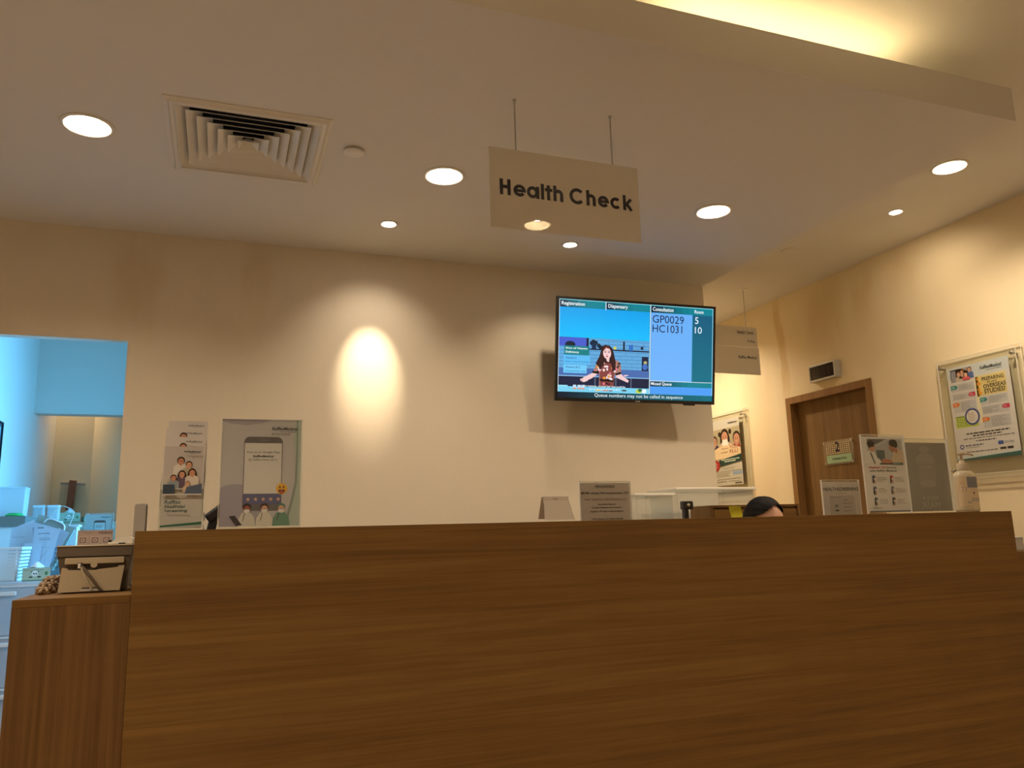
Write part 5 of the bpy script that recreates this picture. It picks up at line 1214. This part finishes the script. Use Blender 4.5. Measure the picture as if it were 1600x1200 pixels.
sheet('paper_sheet', 'blank white sheet leaning at the left behind the basket', 'paper', [(-1.022, 1.232), (-.925, 1.275), (-.888, 1.14), (-.90, 1.0), (-1.03, 1.02)], 4.80, lambda p: (p.poly([(.72, .15), (.82, .13), (.86, .35), (.78, .37)], C(150, 160, 175), 2), p.words(.1, .3, .5, .34, 1, C(170, 178, 190), 2)), 'papers sticking out of the bag')
def form(p):
    p.words(.20, .10, .42, .125, 1, C(60, 66, 80), 2, .9, 0); p.words(.24, .22, .62, .235, 1, C(60, 66, 80), 2, .9, 0)
    p.rect(.26, .31, .70, .315, C(110, 118, 130), 2); p.rect(.28, .33, .28 + .40, .36, C(170, 178, 190), 2)
    for u in (.34, .52): p.rect(u, .37, u + .006, .80, C(120, 128, 140), 2)
    p.poly([(.30, .75), (.31, .75), (.62, .55), (.61, .55)], C(120, 128, 140), 3); p.rect(.26, .50, .68, .505, C(130, 138, 150), 2)
sheet('paper_sheet', 'printed form with a table, sticking up in front of the paper bag', 'paper', [(-.915, 1.262), (-.795, 1.222), (-.836, 1.0), (-.925, 1.0)], 4.78, form, 'papers sticking out of the bag')
def form2(p):
    for k in range(5): p.rect(.40, .45 + .1 * k, .62, .462 + .1 * k, C(30, 32, 40), 2); p.words(.42, .48 + .1 * k, .62, .51 + .1 * k, 1, C(60, 64, 74), 2, .8, 0)
sheet('paper_sheet', 'printed sheet with bold ruled lines, right of the form against the bag', 'paper', [(-.808, 1.232), (-.757, 1.205), (-.822, 1.06), (-.860, 1.0), (-.862, 1.03)], 4.815, form2, 'papers sticking out of the bag')
sheet('paper_sheet', 'plain pale sheet lying low between the basket and the form', 'paper', [(-.955, 1.155), (-.872, 1.155), (-.880, .99), (-.96, .99)], 4.775, None, 'papers sticking out of the bag')
# paper bag
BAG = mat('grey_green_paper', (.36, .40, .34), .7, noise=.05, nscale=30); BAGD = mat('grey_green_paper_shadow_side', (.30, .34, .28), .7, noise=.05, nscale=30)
pb = thing('paper_bag', 'grey-green paper carrier bag with twisted handles, leaning over', 'bag', (0, 4.83, 0))
q = [(-.940, 1.10), (-.828, 1.010), (-.735, 1.226), (-.912, 1.305)]
b = MB(); b.prism(q, 0, .004, BAG); b.prism(q, .060, .064, BAG)
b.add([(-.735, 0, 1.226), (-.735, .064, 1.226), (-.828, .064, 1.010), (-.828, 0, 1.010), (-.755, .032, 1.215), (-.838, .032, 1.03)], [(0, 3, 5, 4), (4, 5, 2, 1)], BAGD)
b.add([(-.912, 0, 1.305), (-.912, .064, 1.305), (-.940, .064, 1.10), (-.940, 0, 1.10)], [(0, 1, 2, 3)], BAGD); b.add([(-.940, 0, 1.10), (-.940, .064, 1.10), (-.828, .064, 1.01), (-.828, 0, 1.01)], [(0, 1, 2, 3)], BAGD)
b.prism([(-.838, 1.02), (-.830, 1.02), (-.755, 1.22), (-.765, 1.226)], -.0015, 0, BAG); b.build('bag_body', pb)
CORD = mat('paper_cord', (.62, .60, .52), .7, noise=.06)
def hp(x0, z0, x1, z1, h, y):
    d = Vector((x1 - x0, z1 - z0)); nrm = Vector((-d.y, d.x)).normalized()
    return [(x0 + d.x * t_ + nrm.x * h * (1 - (2 * t_ - 1) ** 4) ** .6, y, z0 + d.y * t_ + nrm.y * h * (1 - (2 * t_ - 1) ** 4) ** .6) for t_ in [i / 14 for i in range(15)]]
b = MB(); b.tube(hp(-.882, 1.262, -.785, 1.218, .030, -.004), .0042, 8, PAPERW); b.build('handle', pb)
b = MB(); b.tube(hp(-.868, 1.285, -.772, 1.240, .085, .055), .0026, 8, CORD); b.build('handle', pb)
# grey cabinet and sheet behind
gc = thing('metal_cabinet', 'grey metal cabinet behind the paper bag', 'cabinet', (-.90, 5.00, 0))
b = MB(); b.box(0, .38, .01, .34, 0, 1.085, GREYM); b.build('body', gc); b = MB(); b.box(-.003, .383, 0, .345, 1.0852, 1.100, GREYM, bev=.002); b.build('top', gc)
for k in range(2):
    b = MB(); b.box(.01 + .182 * k, .187 + .182 * k, .001, .0098, .04, 1.07, GREYM); d = b.build('door', gc); b = MB(); b.box(.165 + .04 * k, .172 + .04 * k, -.008, .0008, .55, .62, STEEL); b.build('handle', d)
wb = thing('white_box', 'white carton with a small red mark on the grey metal cabinet', 'box', (-.880, 5.03, 1.1005))
b = MB(); b.box(0, .125, 0, .10, 0, .138, PAPERW); b.build('carton', wb); b = MB(); b.box(-.002, .135, -.004, .104, .1385, .150, PAPERW, bev=.002); b.build('lid', wb)
b = MB(); b.box(.105, .118, -.0012, -.0002, .02, .032, mat('red_mark', (.6, .08, .07), .5, noise=.02)); b.build('red_mark', wb)
tissue_box((-.895, 4.495, .9725), 12, 'panda tissue box on the drawer tower, in front of the basket papers', 1.0)
